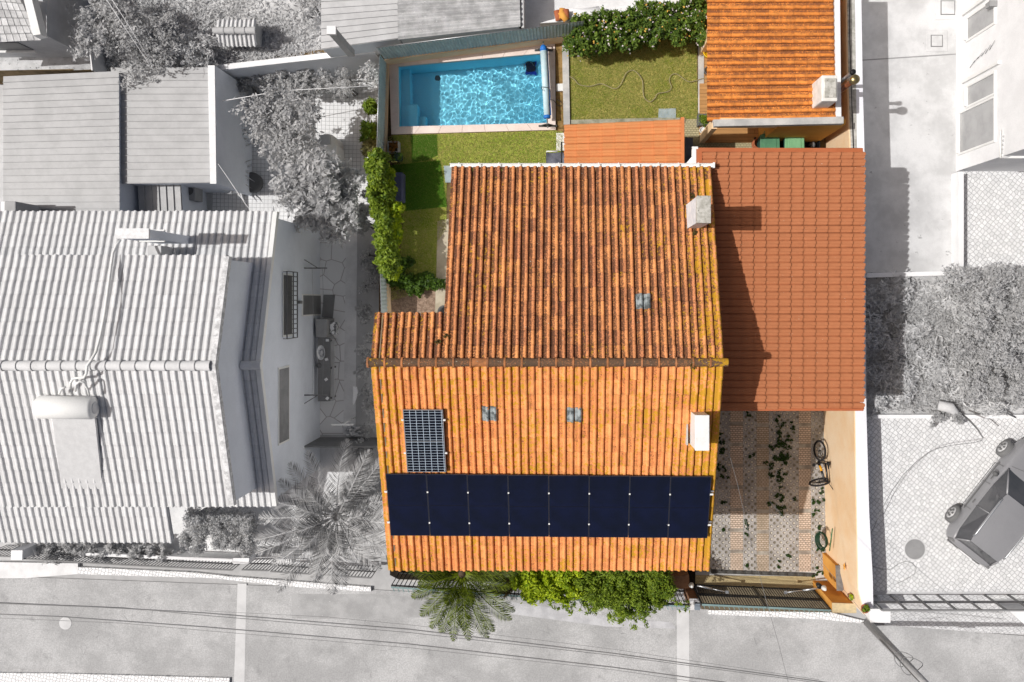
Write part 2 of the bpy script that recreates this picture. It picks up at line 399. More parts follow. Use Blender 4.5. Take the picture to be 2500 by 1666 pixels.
# ---------------- materials used in several places ----------------
MAT = {}
MAT['bark'] = M('bark', (.36, .30, .24), ns=8)
MAT['barkg'] = M('bark_grey', (.52, .52, .52), ns=8)
MAT['white'] = M('white_paint', (.93, .93, .92), .7, (.86, .86, .84), 1.5, .45, .8)
MAT['wallw'] = M('white_render', (.95, .95, .95), .9, (.91, .91, .91), 1.2)
MAT['wallg'] = M('grey_render', (.91, .93, .96), .9, (.88, .90, .93), 1.2)
MAT['peach'] = M('peach_render', (.97, .86, .72), .9, (.95, .80, .62), .8, specks=[((.6, .5, .38), 9, .72)])
MAT['ochre'] = M('ochre_render', (.90, .66, .32), .9, (.84, .58, .26), 1.2, specks=[((.5, .38, .22), 8, .72)])
MAT['conc'] = M('concrete', (.80, .79, .77), .9, (.66, .66, .65), 1.3, specks=[((.42, .42, .40), 16, .70)], bs=.3)
MAT['concw'] = M('pale_concrete', (.83, .83, .83), .9, (.73, .73, .73), .9, specks=[((.62, .62, .62), 3.5, .66)], bs=.2)
MAT['stonecap'] = M('lichen_stone', (.80, .79, .76), .9, (.62, .61, .57), 5, specks=[((.36, .35, .30), 20, .62), ((.86, .85, .82), 26, .66)], bs=.4)
MAT['iron'] = M('black_iron', (.16, .17, .17), .5, metal=0, spec=.5)
MAT['irong'] = M('grey_iron', (.50, .50, .50), .5)
MAT['alu'] = M('aluminium', (.78, .79, .80), .35, metal=.7)
MAT['fenceg'] = M('green_grey_steel', (.80, .85, .84), .6, (.72, .77, .77), 3, specks=[((.35, .36, .33), 14, .74)])
MAT['glassg'] = M('window_glass', (.62, .62, .62), .15, (.50, .50, .50), .8, spec=.8)
MAT['darkg'] = M('dark_grey', (.42, .42, .42), .6)
MAT['clay'] = M('clay_pot', (.72, .42, .28), .8)
MAT['clayg'] = M('grey_pot', (.66, .66, .66), .8)
MAT['black'] = M('black_plastic', (.10, .10, .11), .5)
MAT['soil'] = M('soil', (.34, .27, .19), .95, (.24, .19, .12), 6, bs=.6)
MAT['dry'] = M('dry_grass_soil', (.62, .50, .32), .95, (.46, .36, .20), 5, specks=[((.44, .46, .18), 14, .6)], bs=.6)
MAT['steel'] = M('steel', (.7, .7, .7), .3, metal=.8)
MAT['wood'] = M('wood', (.72, .54, .34), .7, (.62, .45, .27), 6)
def G(v, name=None, rough=.85, **k): return M(name or 'grey_%d' % round(v*100), (v, v, v), rough, (v*.93,)*3, **k)

def setting(o, kind='structure'): o['kind'] = kind; return o

# ---------------- ground, street, terraces ----------------
GZ = 2.0; LZ = 0.2; RZ = 1.9
setting(MB().add([(-150, -150, -.08), (150, -150, -.08), (150, 150, -.08), (-150, 150, -.08)], [(0, 1, 2, 3)]).build('ground', G(.72, 'far_ground')))
street_m = NT('asphalt')
_n = street_m.noise(.5, 8, .68); _f = street_m.noise(21, 4, .8); _c = street_m.noise(1.4, 7, .7, dist=.3)
_col = street_m.mix(street_m.ramp(_n, .38, .62), lin((.78, .78, .78)), lin((.68, .68, .68)))
_col = street_m.mix(street_m.ramp(_c, .56, .70, 0, .7), _col, lin((.60, .60, .60)))
_col = street_m.mix(street_m.ramp(_f, .35, .65, 0, .45), _col, lin((.50, .50, .50)))
_v = street_m.new('ShaderNodeTexVoronoi', feature='DISTANCE_TO_EDGE'); _v.inputs['Scale'].default_value = 3.2
street_m.l.new(street_m.tc.outputs['Object'], _v.inputs['Vector'])
_ck = street_m.math('MULTIPLY', street_m.ramp(_v.outputs['Distance'], .0, .018, 1, 0), street_m.ramp(street_m.noise(.35, 3), .46, .60))
_col = street_m.mix(street_m.math('MULTIPLY', _ck, .5), _col, lin((.45, .45, .45)))
street_m.bump(_f, .5, .008); ASPH = street_m.done(_col, .95, 0, .15)
ST = -0.04
setting(sheet('street', [(-600, 1385), (905, 1440), (1700, 1480), (2120, 1522), (2400, 1545), (3100, 1600), (3100, 2300), (-600, 2300)], ST, ASPH))
m_patch = M('asphalt_patch', (.84, .84, .84), .95, (.78, .78, .78), 1.0, bs=.4, bsc=60)
setting(sheet('street_patch', [(580, 1425), (602, 1425), (594, 1800), (566, 1800)], ST+.004, m_patch))
setting(sheet('street_patch', [(1652, 1490), (1682, 1490), (1684, 1800), (1654, 1800)], ST+.004, m_patch))
m_rough = M('asphalt_rough', (.70, .70, .70), .95, (.62, .62, .62), 1.6, specks=[((.95, .95, .95), 22, .66), ((.5, .5, .5), 30, .68)], bs=.8, bsc=45)
setting(sheet('street_patch', [(712, 1450), (930, 1452), (1060, 1462), (1075, 1506), (880, 1512), (712, 1510)], ST+.004, m_rough))
setting(sheet('street_patch', [(1060, 1464), (1200, 1462), (1450, 1500), (1640, 1520), (1650, 1535), (1480, 1530), (1250, 1500), (1080, 1500)], ST+.004,
              M('asphalt_worn', (.79, .79, .80), .95, (.70, .70, .71), 2.2, specks=[((.5, .5, .5), 8, .70)], bs=.6)))
COB = mat_cells('pavement_setts', (.95, .95, .95), (.55, .55, .55), 8.5, .55, .09, .2, .08, bumps=.8)
setting(slab('pavement', [(190, 1385), (470, 1398), (560, 1408), (905, 1434), (905, 1445), (700, 1432), (520, 1412), (190, 1402)], .06, -.1, COB))
setting(slab('pavement', [(1730, 1490), (2030, 1496), (2110, 1516), (2100, 1522), (2000, 1512), (1730, 1500)], .03, -.1, COB))
setting(slab('pavement', [(-400, 1640), (150, 1645), (560, 1656), (560, 1760), (-400, 1740)], .05, -.1, COB))
cb = M('pavement_concrete', (.93, .93, .93), .9, (.86, .86, .86), 2)
setting(slab('pavement', [(-300, 1368), (190, 1376), (190, 1402), (60, 1412), (-300, 1412)], .06, -.1, cb))

# pool outline in world space
po = [P(950, 141, GZ), P(1355, 108, GZ), P(1357, 318, GZ), P(956, 329, GZ)]
pi_ = [P(973, 163, GZ), P(1330, 131, GZ), P(1338, 301, GZ), P(975, 310, GZ)]
q = [(p.x, p.y) for p in po]
gm = MB()
gm.prism([(-26, 18), (9.35, 18), (9.35, q[1][1]), q[1], q[0], (-5.97, q[0][1]), (-5.97, 8.2), (-11.7, 7.62), (-26, 7.62)], -.1, GZ)
gm.prism([(-5.97, q[0][1]), q[0], q[3], (-5.97, q[3][1])], -.1, GZ)
gm.prism([q[1], (9.35, q[1][1]), (9.35, q[2][1]), q[2]], -.1, GZ)
gm.prism([(-5.97, q[3][1]), q[3], q[2], (9.35, q[2][1]), (9.35, -.4), (-5.97, -.4)], -.1, GZ)
setting(gm.build('garden_ground', M('garden_soil', (.50, .42, .30), .95, (.36, .30, .18), 3, bs=.5)))
setting(MB().prism([(-26, 7.62), (-11.7, 7.62), (-5.97, 8.2), (-5.97, -8.9), (-8.4, -9.3), (-26, -9.0)], -.1, LZ).build('yard_ground', G(.78, 'yard_ground_grey')))
setting(MB().prism([(9.5, 18), (26, 18), (26, -9.75), (9.5, -9.75)], -.1, [RZ, RZ, RZ-.0, RZ-.0]).build('neighbour_ground', G(.8, 'neighbour_ground_grey')))

# lawn ------------------------------------------------------------------
def mat_lawn(name, c1, c2, c3, s=1.0):
    t = NT(name); col = t.mix(t.ramp(t.noise(1.1*s, 6, .7), .39, .55), lin(c1), lin(c2))
    col = t.mix(t.ramp(t.noise(5*s, 6, .75), .5, .66, 0, .8), col, lin(c3))
    f = t.noise(45, 4, .8); col = t.mix(t.ramp(f, .35, .65, 0, .5), col, tuple(x*.45 for x in lin(c1)))
    t.bump(f, .8, .02); return t.done(col, .95, 0, .1)
LAWN = mat_lawn('lawn_dry', (.55, .60, .20), (.76, .72, .42), (.84, .76, .52))
LAWN2 = mat_lawn('lawn_green', (.54, .64, .20), (.70, .74, .34), (.80, .78, .46))
LAWN3 = mat_lawn('turf_new', (.32, .50, .12), (.40, .56, .18), (.27, .44, .10))
LAWN4 = mat_lawn('lawn_shade', (.40, .46, .16), (.46, .46, .22), (.50, .45, .26))
def lawn(name, pts, z, mat, n, bl, label=None, seed=3):
    setting(sheet(name, pts, z, mat))
    r = np.random.default_rng(seed); poly = np.array([[P(x, y, z).x, P(x, y, z).y] for x, y in pts])
    lo, hi = poly.min(0), poly.max(0); p = r.uniform(lo, hi, (int(n*2.2), 2)); ins = np.zeros(len(p), bool); k = len(poly); j = k-1
    for i in range(k):
        xi, yi = poly[i]; xj, yj = poly[j]
        c = ((yi > p[:, 1]) != (yj > p[:, 1])) & (p[:, 0] < (xj-xi)*(p[:, 1]-yi)/(yj-yi+1e-12)+xi); ins ^= c; j = i
    p = p[ins][:n]; m = len(p); a = r.uniform(0, 6.283, m); L = bl*r.uniform(.5, 1.2, m); ln = r.uniform(.3, 1.0, m)
    d = np.stack([np.cos(a), np.sin(a)], 1); s = np.stack([-d[:, 1], d[:, 0]], 1)*.006
    b0 = np.column_stack([p-s, np.full(m, z)]); b1 = np.column_stack([p+s, np.full(m, z)])
    tp = np.column_stack([p+d*L[:, None]*ln[:, None], z+L*(1.15-ln*.6)])
    V = np.stack([b0, b1, tp], 1).reshape(-1, 3)
    return V, np.arange(3*m).reshape(-1, 3), np.repeat(r.random(m), 3)
GR = mat_leaf('grass_blade', (.40, .54, .14), (.84, .77, .48), .2, .7); GRN = mat_leaf('turf_blade', (.26, .46, .08), (.42, .60, .18), .2, .7)
gl = [lawn('lawn', [(1390, 100), (1470, 96), (1700, 88), (1703, 291), (1391, 296)], GZ+.01, LAWN, 60000, .06, seed=1),
      lawn('lawn', [(958, 331), (1362, 319), (1374, 322), (1374, 416), (1090, 420), (1090, 560), (1068, 590), (1066, 700), (940, 740), (940, 340)], GZ+.01, LAWN2, 60000, .055, seed=2)]
V = np.concatenate([gl[0][0], gl[1][0]]); Fq = np.concatenate([gl[0][1], gl[1][1]+len(gl[0][0])])
setting(npmesh('grass', V, Fq, GR, None, np.concatenate([gl[0][2], gl[1][2]])), 'stuff')
gt = [lawn('turf', [(1004, 331), (1066, 329), (1068, 380), (1040, 392), (1006, 398)], GZ+.02, mat_lawn('turf_old', (.38, .50, .18), (.44, .52, .22), (.50, .50, .28)), 9000, .04, seed=4),
      lawn('turf', [(945, 405), (1074, 392), (1091, 505), (945, 520)], GZ+.03, LAWN3, 22000, .04, seed=5)]
V = np.concatenate([gt[0][0], gt[1][0]]); Fq = np.concatenate([gt[0][1], gt[1][1]+len(gt[0][0])])
setting(npmesh('turf_grass', V, Fq, GRN, None, np.concatenate([gt[0][2], gt[1][2]])), 'stuff')
setting(sheet('path', [(1068, 540), (1095, 535), (1095, 770), (1062, 770)], GZ+.016, M('path_concrete', (.74, .70, .62), .9, (.64, .60, .52), 2.0)))
setting(sheet('path', [(1083, 405), (1127, 405), (1127, 446), (1087, 446)], GZ+.035, M('slate_slab', (.66, .71, .72), .9, (.58, .64, .66), 4)))
setting(sheet('gravel', [(942, 712), (1000, 704), (1064, 712), (1090, 690), (1090, 770), (942, 770)], GZ+.014,
              M('gravel', (.62, .53, .46), .95, (.46, .38, .32), 9, specks=[((.75, .68, .6), 30, .6), ((.28, .23, .18), 26, .62)], bs=.8, bsc=50)))
setting(sheet('planting_bed', [(928, 150), (952, 150), (958, 331), (975, 380), (985, 560), (965, 720), (940, 770), (925, 770)], GZ+.012, MAT['soil']))
# soil strip between pool and concrete kerb, kerb itself, paths
setting(sheet('planting_strip', [(1357, 108), (1373, 106), (1376, 322), (1359, 322)], GZ+.012, MAT['dry']))
setting(slab('garden_kerb', [(1372, 99), (1388, 98), (1392, 304), (1376, 305)], GZ+.10, GZ-.1, MAT['conc'], bevel=.01))
setting(slab('garden_kerb', [(1391, 293), (1610, 288), (1672, 288), (1672, 300), (1391, 303)], GZ+.05, GZ-.1, M('kerb_old', (.66, .65, .58), .9, (.5, .5, .42), 4)))
setting(slab('garden_kerb', [(1705, 110), (1719, 110), (1719, 277), (1705, 277)], GZ+.06, GZ-.1, MAT['conc'], bevel=.01))
setting(sheet('path', [(1671, 290), (1706, 290), (1706, 318), (1850, 340), (1850, 420), (1671, 420)], GZ+.014,
              mat_grid('path_pavers', (.72, .68, .54), (.45, .42, .32), .10, .07, 0, .008, .5)))
setting(sheet('path', [(1608, 266), (1650, 265), (1650, 293), (1607, 294)], GZ+.04, bpy.data.materials['slate_slab']))
setting(sheet('path', [(1358, 325), (1382, 325), (1382, 368), (1358, 368)], GZ+.02, MAT['white']))

# courtyard --------------------------------------------------------------
cy0 = MB().box((-5.9, -9.95, -.1), (9.6, -.4, -.012)); setting(cy0.build('courtyard_ground', MAT['conc']))
gp = NT('grid_pavers'); vec = gp.mapping(rot=(0, 0, math.radians(45)), scale=(6.2, 6.2, 6.2))
vo = gp.new('ShaderNodeTexVoronoi', feature='F1'); vo.voronoi_dimensions = '2D'; vo.inputs['Randomness'].default_value = .04; vo.inputs['Scale'].default_value = 1
gp.l.new(vec, vo.inputs['Vector'])
cc = gp.mix(gp.ramp(gp.noise(1.5, 6), .3, .7), lin((.74, .72, .70)), lin((.60, .58, .56)))
cc = gp.mix(gp.ramp(gp.noise(40, 4), .35, .65, 0, .3), cc, lin((.40, .38, .36)))
sc = gp.new('ShaderNodeSeparateColor'); gp.l.new(vo.outputs['Color'], sc.inputs[0])
hole = gp.ramp(vo.outputs['Distance'], .17, .25, 1, 0)
fill = gp.mix(gp.ramp(sc.outputs[0], .55, .75), lin((.76, .73, .67)), lin((.48, .45, .38)))
cc = gp.mix(hole, cc, fill); rim = gp.math('MULTIPLY', gp.ramp(vo.outputs['Distance'], .28, .31), gp.ramp(vo.outputs['Distance'], .34, .38, 1, 0))
cc = gp.mix(gp.math('MULTIPLY', rim, .5), cc, lin((.45, .43, .41)))
gp.bump(gp.ramp(vo.outputs['Distance'], .18, .36), 1.0, .03); GRIDP = gp.done(cc, .9, 0, .2)
PAV = mat_grid('cream_pavers', (.84, .76, .69), (.44, .38, .31), .115, .07, 0, .010, .5, .10, .5, c2=(.66, .58, .50))
CBAND = M('concrete_band', (.68, .65, .60), .9, (.52, .48, .44), 3)
PAV2 = mat_grid('cream_pavers_worn', (.76, .69, .63), (.5, .44, .32), .115, .07, 0, .010, .5, .12, .5, c2=(.50, .45, .36))
setting(sheet('courtyard_paving', [(1560, 800), (2030, 800), (2040, 1396), (1560, 1396)], 0.0, GRIDP))
for i, (a, b) in enumerate([((1783, 1814), PAV), ((1847, 1877), PAV2), ((1950, 1980), PAV)]):
    y = 1400-35; first = True
    ys = [985, 1030, 1081, 1133, 1185, 1240, 1290, 1342, 1393]
    ys = [v+(0, 4, 3)[i] for v in ys]
    for k in range(len(ys)-1):
        setting(sheet('paver_strip', [(a[0], ys[k]+9), (a[1], ys[k]+9), (a[1], ys[k+1]), (a[0], ys[k+1])], .006+.0*k, PAV2 if (i == 1 and k == 7) else b))
        setting(sheet('concrete_band', [(a[0], ys[k]), (a[1], ys[k]), (a[1], ys[k]+9), (a[0], ys[k]+9)], .006, CBAND))
setting(sheet('courtyard_apron', [(1660, 1404), (1990, 1408), (1996, 1438), (1660, 1428)], .005, mat_grid('apron_pavers', (.76, .69, .52), (.5, .45, .34), .085, .052, 0, .006, .5, .12, .5, c2=(.60, .54, .42))))
setting(sheet('courtyard_apron', [(1700, 1424), (1998, 1434), (2035, 1500), (1712, 1488)], -.006, M('ramp_dark', (.46, .42, .34), .9, (.38, .34, .28), 3)))
dr = thing('drain_channel', 'long narrow steel drain grate across the courtyard inside the gate', 'drain grate')
m = MB(); a = P(1735, 1395, .01); b = P(1990, 1404, .01); d = (b-a); nn = Vector((-d.y, d.x, 0)).normalized()*.07
m.add([a-nn, b-nn, b+nn, a+nn], [(0, 1, 2, 3)]); m.build('channel', M('drain_dark', (.22, .21, .20), .8), dr)
m = MB()
for k in range(12):
    p0 = a.lerp(b, (k+.06)/12); p1 = a.lerp(b, (k+.94)/12)
    for s in (-1, -.45, 0, .45, 1): m.tube([p0+nn*s*.85+Vector((0, 0, .012)), p1+nn*s*.85+Vector((0, 0, .012))], .006, 4)
    for q_ in (p0, p1): m.tube([q_-nn+Vector((0, 0, .014)), q_+nn+Vector((0, 0, .014))], .008, 4)
m.build('grate', M('drain_steel', (.5, .49, .47), .5), dr)
setting(MB().prism([(-6.2, -6.5), (4.6, -6.5), (4.6, -10.15), (-5.9, -9.85), (-6.2, -9.7)], -.1, .03).build('front_bed', M('front_soil', (.16, .13, .09), .95, (.10, .08, .05), 5, bs=.5)))

# weeds in the courtyard
WEED = mat_leaf('weed_leaf', (.10, .18, .05), (.22, .34, .08), .2)
wc = [(1903, 1060, .26), (1906, 1100, .30), (1912, 1118, .28), (1890, 1135, .30), (1902, 1165, .25), (1900, 1210, .25), (1905, 1235, .3), (1893, 1086, .14), (1928, 1063, .15),
      (1762, 1065, .10), (1764, 1095, .22), (1753, 1140, .12), (1770, 1160, .14), (1757, 1150, .12), (1764, 1228, .12), (1831, 1118, .1), (1898, 1022, .12), (1934, 1040, .1), (1820, 1282, .1),
      (1823, 1300, .09), (1764, 1294, .06), (1824, 1384, .1), (1920, 1364, .12), (1902, 1380, .08), (1985, 1230, .1), (1822, 1010, .09), (1995, 1250, .12), (2005, 1200, .12), (2002, 1225, .12), (2000, 1290, .09), (2004, 1340, .12), (1995, 1402, .14), (2010, 1405, .14)]
wb_ = []
for (x, y, s) in wc:
    p = P(x, y, .03); rr2 = random.Random(int(x*7+y))
    for k in range(max(3, int(s*30))): wb_.append((p.x+rr2.gauss(0, s*.55), p.y+rr2.gauss(0, s*.7), .03, s*.30+.02, s*.30+.02, .04, 44))
V, Fq, vc = leaf_cloud(wb_, .045, .9, .1, seed=77); setting(npmesh('weeds', V, Fq, WEED, None, vc), 'stuff')
# ---------------- main house ----------------
TN = mat_tile('clay_tile_north', (.94, .64, .40), (.84, .55, .38), (.25, .18, .15), 1.02, .60, .35, .24, 1.0, 4.1, blotch=.45)
TS = mat_tile('clay_tile_south', (.97, .66, .41), (.92, .59, .36), (.32, .22, .15), .60, .86, .1, .20, .8, 4.1, blotch=.6)
Zr, NS_, SS_ = 8.15, .365, .363; Yr = -150*(H-8.15)/F
aN = Zr+NS_*Yr; aS = Zr-SS_*Yr                 # planes z=aN-NS*Y ; z=aS+SS*Y
house = thing('main_house', 'two storey house under a big weathered orange clay tile roof', 'house')
XL, XR = -5.02, 4.10; XM = -3.2
TN_ = 0
def zN(y): return aN-NS_*y
def zS(y): return aS+SS_*y
yN = PP(1400, 412, aN, -NS_).y; yE = PP(1000, 768, aN, -NS_).y; yS = PP(1400, 1388, aS, SS_).y
def vN(x, y, o=0): return (x, y, zN(y)+o)
def vS(x, y, o=0): return (x, y, zS(y)+o)
pit = .2035
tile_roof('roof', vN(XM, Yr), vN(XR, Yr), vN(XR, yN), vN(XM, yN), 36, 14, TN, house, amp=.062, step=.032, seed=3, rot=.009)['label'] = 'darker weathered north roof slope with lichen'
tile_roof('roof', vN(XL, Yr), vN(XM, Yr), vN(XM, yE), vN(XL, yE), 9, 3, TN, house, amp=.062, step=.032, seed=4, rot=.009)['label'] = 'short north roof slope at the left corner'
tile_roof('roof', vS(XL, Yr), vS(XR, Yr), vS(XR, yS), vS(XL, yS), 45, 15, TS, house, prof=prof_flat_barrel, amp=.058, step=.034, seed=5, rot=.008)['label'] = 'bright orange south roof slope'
# roof deck below the tiles, gables, walls
m = MB(); o = -.06
m.add([vN(XM+.03, Yr, o), vN(XR-.03, Yr, o), vN(XR-.03, yN-.08, o), vN(XM+.03, yN-.08, o)], [(0, 1, 2, 3)])
m.add([vN(XL+.03, Yr, o), vN(XM+.03, Yr, o), vN(XM+.03, yE-.05, o), vN(XL+.03, yE-.05, o)], [(0, 1, 2, 3)])
m.add([vS(XL+.03, Yr, o), vS(XR-.03, Yr, o), vS(XR-.03, yS+.05, o), vS(XL+.03, yS+.05, o)], [(0, 1, 2, 3)])
m.build('roof_deck', M('mortar_dark', (.20, .13, .10), .95), house)
m = MB(); e = .22
def gable(x0, x1, yn, ys):
    f = lambda x: [(x, yn, 0), (x, ys, 0), (x, ys, zS(ys)-.12), (x, Yr, Zr-.12), (x, yn, zN(yn)-.12)]
    m.add(f(x0)+f(x1), [(0, 1, 2, 3, 4), (9, 8, 7, 6, 5), (0, 5, 6, 1), (1, 6, 7, 2), (2, 7, 8, 3), (3, 8, 9, 4), (4, 9, 5, 0)])
gable(XL+e, XM+e, yE-.2, yS+.45); gable(XM+e-.002, XR-e, yN-.35, yS+.45)
m.build('wall', MAT['wallw'], house)
m = MB().box((-1.0, yS+.5, 0), (350*27/F, yS+.12+.0, 3.0)); m.build('balcony', MAT['peach'], house)
# ridge tiles
RT = mat_tile('ridge_tile', (.84, .55, .34), (.70, .48, .34), (.30, .27, .23), 1.1, .40, .5, .4, 1.3, 4.1)
VV = []; FF = []; VC = []; base = 0; n = 21; L = (XR-XL+.12)/n; r0 = np.random.default_rng(8)
for i in range(n):
    x0 = XL-.06+i*L; x1 = x0+L+.03; lift = r0.normal(0, .004); orange = i in (6,)
    for (xa, xb, ra, rb) in ((x0, x1, .115, .10), (x0-.02, x0+.03, .135, .135)):
        a = np.linspace(-.15*np.pi, 1.15*np.pi, 13)
        for x_, r_ in ((xa, ra), (xb, rb)): VV.append(np.stack([np.full(13, x_), Yr+np.cos(a)*r_*1.05, Zr+.015+np.sin(a)*r_+lift+(.008 if x_ == xa else 0)], 1))
        k = np.arange(12); FF.append(np.stack([base+k, base+13+k, base+14+k, base+k+1], 1)); base += 26
        c = np.zeros((26, 3)); c[:, 0] = r0.random(); c[:, 1] = 0 if ra < .12 else 3.5; c[:, 1] += 3*(orange); c[:, 2] = r0.random(); VC.append(c)
npmesh('ridge', np.concatenate(VV), np.concatenate(FF), RT, house, np.concatenate(VC), smooth=True)
# white gutter along the north eave
m = MB(); g0 = Vector((XM-.05, yN+.09, zN(yN)-.06)); g1 = Vector((XR+.05, yN+.09, zN(yN)-.06))
m.box((g0.x, g0.y-.055, g0.z-.07), (g1.x, g0.y-.045, g0.z+.04)); m.box((g0.x, g0.y+.05, g0.z-.07), (g1.x, g0.y+.065, g0.z+.035)); m.box((g0.x, g0.y-.045, g0.z-.07), (g1.x, g0.y+.05, g0.z-.055))
for k in range(13):
    x = g0.x+.25+k*.56; m.box((x, g0.y-.06, g0.z+.036), (x+.03, g0.y+.08, g0.z+.05))
m.box((g1.x-.0, g0.y-.07, g0.z-.09), (g1.x+.05, g0.y+.085, g0.z+.07))
m.build('gutter', MAT['white'], house)
# dark lead valley strip beside the left verge, verge cap tiles
m = MB(); 
for (y0, y1, z_) in ((Yr-.02, yS, zS), (yE, Yr+.02, zN)):
    m.add([(XL+.21, y0, z_(y0)+.035), (XL+.24, y0, z_(y0)+.035), (XL+.24, y1, z_(y1)+.035), (XL+.21, y1, z_(y1)+.035)], [(0, 1, 2, 3)])
m.build('flashing', M('lead', (.58, .52, .42), .7), house)
# chimneys
def chimney(name, top, zt, zb, label, capmat, bodymat, slot=False):
    (x0, y0), (x1, y1) = worldpoly([top[0], top[1]], zt)
    xa, xb, ya, yb = min(x0, x1), max(x0, x1), min(y0, y1), max(y0, y1)
    b = MB().box((xa+.012, ya+.012, zb), (xb-.012, yb-.012, zt-.16)).build('chimney', bodymat, house); b['label'] = label
    MB().box((xa, ya, zt-.16 if not slot else zt-.07), (xb, yb, zt)).build('cap', capmat, b, bevel=.012)
    if slot:  # four corner piers
        m = MB()
        for (u, v) in ((xa+.02, ya+.02), (xb-.09, ya+.02), (xa+.02, yb-.09), (xb-.09, yb-.09)): MB().box((u, v, zt-.16), (u+.07, v+.07, zt-.07)).build('vent_pier', bodymat, b)

        MB().box((xa+.1, ya+.1, zt-.16), (xb-.1, yb-.1, zt-.08)).build('vent', MAT['black'], b)
    return b
c1 = chimney('chimney', [(1701, 478), (1736, 545)], 8.60, 6.2, 'tall chimney with a lichen-spotted stone cap at the top right corner', MAT['stonecap'], M('chimney_white', (.95, .95, .95), .9, (.84, .85, .87), 5))
c2 = chimney('chimney', [(1697, 1014), (1732, 1101)], 8.45, 6.6, 'white rendered chimney with a slotted flat cap beside the carport', MAT['white'], MAT['white'], True)
m = MB(); pa = P(1697, 1014, 8.45); pb = P(1732, 1101, 8.45)
m.box((pa.x-.10, pb.y+.0, 7.0), (pa.x-.06, pa.y+.05, 7.62)); m.build('flashing', MAT['conc'], house)
# glass tiles
GT = M('glass_tile', (.34, .36, .36), .25, (.66, .69, .69), 5, .4, .6, spec=.7)
for (px, py, side, lb) in ((1195, 1005, 'S', 'clear glass roof tiles left on the south slope'), (1404, 1008, 'S', 'clear glass roof tiles in the middle of the south slope'), (1568, 740, 'N', 'clear glass roof tiles on the north slope')):
    pl = (aS, SS_) if side == 'S' else (aN, -NS_); p = PP(px, py, pl[0], pl[1])
    z_ = zS if side == 'S' else zN; sg = -1 if side == 'S' else 1
    x0 = XL+round((p.x-.2-XL)/.2027)*.2027 if side == 'S' else XM+round((p.x-.2-XM)/.2028)*.2028
    A = (x0, p.y-sg*.16, z_(p.y-sg*.16)+.045); B = (x0+.405, A[1], A[2]); D = (x0, p.y+sg*.20, z_(p.y+sg*.20)+.045); C_ = (x0+.405, D[1], D[2])
    o = tile_roof('skylight', A, B, C_, D, 2, 1, GT, house, prof=prof_flat_barrel if side == 'S' else prof_barrel, amp=.06, step=.015, seed=9, rot=0, jit=0, lap=0); o['label'] = lb
    m = MB().box((x0+.38, min(A[1], D[1]), 0), (x0+.40, max(A[1], D[1]), .001))
# moss clumps on the roof
MOSS = mat_leaf('moss', (.20, .17, .10), (.42, .38, .16), .1)
for (px, py, pl, s) in ((1072, 836, (aN, -NS_), .10), (1090, 820, (aN, -NS_), .09), (1690, 478, (aN, -NS_), .09), (1697, 573, (aN, -NS_), .10), (1690, 890, (aN, -NS_), .12)):
    p = PP(px, py, pl[0], pl[1]); V, Fq, vc = leaf_cloud([(p.x, p.y, p.z+.07, s, s, .05, 160)], .03, .5, .1); npmesh('moss', V, Fq, MOSS, house, vc)

# ---------------- solar panels ----------------
pm = NT('solar_cells'); sx = pm.new('ShaderNodeSeparateXYZ'); pm.l.new(pm.tc.outputs['Object'], sx.inputs[0])
def lines(x, per, wdt): 
    f = pm.math('FRACT', pm.math('MULTIPLY', x, 1/per)); return pm.math('LESS_THAN', f, wdt)
col = pm.mix(pm.ramp(pm.noise(1.6, 3), .3, .7), lin((.055, .08, .18)), lin((.04, .06, .12)))
col = pm.mix(pm.math('MULTIPLY', lines(sx.outputs[0], .0208, .16), .35), col, lin((.30, .33, .42)))
col = pm.mix(pm.math('MULTIPLY', lines(sx.outputs[1], .092, .05), .5), col, lin((.04, .05, .12)))
sp = pm.noise(9, 2, .5); col = pm.mix(pm.ramp(sp, .80, .81), col, lin((.8, .8, .8)))
CELL = pm.done(col, .35, 0, .15)
pm = NT('solar_cells_grid'); sx = pm.new('ShaderNodeSeparateXYZ'); pm.l.new(pm.tc.outputs['Object'], sx.inputs[0])
col = pm.mix(pm.ramp(pm.noise(1.6, 3), .3, .7), lin((.02, .05, .08)), lin((.03, .04, .10)))
a_ = pm.math('MAXIMUM', lines(sx.outputs[0], .1663, .06), lines(sx.outputs[1], .0811, .10))
col = pm.mix(a_, col, lin((.78, .84, .90))); CELL2 = pm.done(col, .3, 0, .2)
DIVM = M('divider_dark', (.05, .06, .10), .5)
BLKF = M('panel_frame', (.21, .22, .26), .4, spec=.5)
def panel(c, wd, ln, cellm, framem, label, tilt, group=None, mid=True, clamps=(), parent=None):
    """origin at the upper left corner, x to the right, y down the slope is -y"""
    root = thing('solar_panel', label, 'solar panel', group, loc=c); root.rotation_euler = (tilt, 0, 0)
    if parent is None: root.name = 'rooftop_panel'
    if parent is not None: root.parent = parent; del root['category']; del root['group']
    m = MB(); f = .012 if framem is BLKF else .02; t = .035
    m.box((0, -f, -t), (wd, 0, 0)); m.box((0, -ln, -t), (wd, -ln+f, 0)); m.box((0, -ln+f, -t), (f, -f, 0)); m.box((wd-f, -ln+f, -t), (wd, -f, 0)); m.build('frame', framem, root)
    m = MB().box((f, -ln+f, -t+.006), (wd-f, -f, -.004)); m.build('cells', cellm, root)
    if mid: MB().box((f, -ln/2-.008, -.004), (wd-f, -ln/2+.008, -.002)).build('divider', DIVM if framem is BLKF else MAT['alu'], root)
    for (x, y, sx_, sy_) in clamps: MB().box((x-sx_/2, y-sy_/2, -.02), (x+sx_/2, y+sy_/2, .008)).build('clamp', MAT['white'], root)
    return root
tl = PP(941, 1158, aS, SS_, .20); bl_ = PP(945, 1306, aS, SS_, .20); tr_ = PP(1737, 1167, aS, SS_, .20)
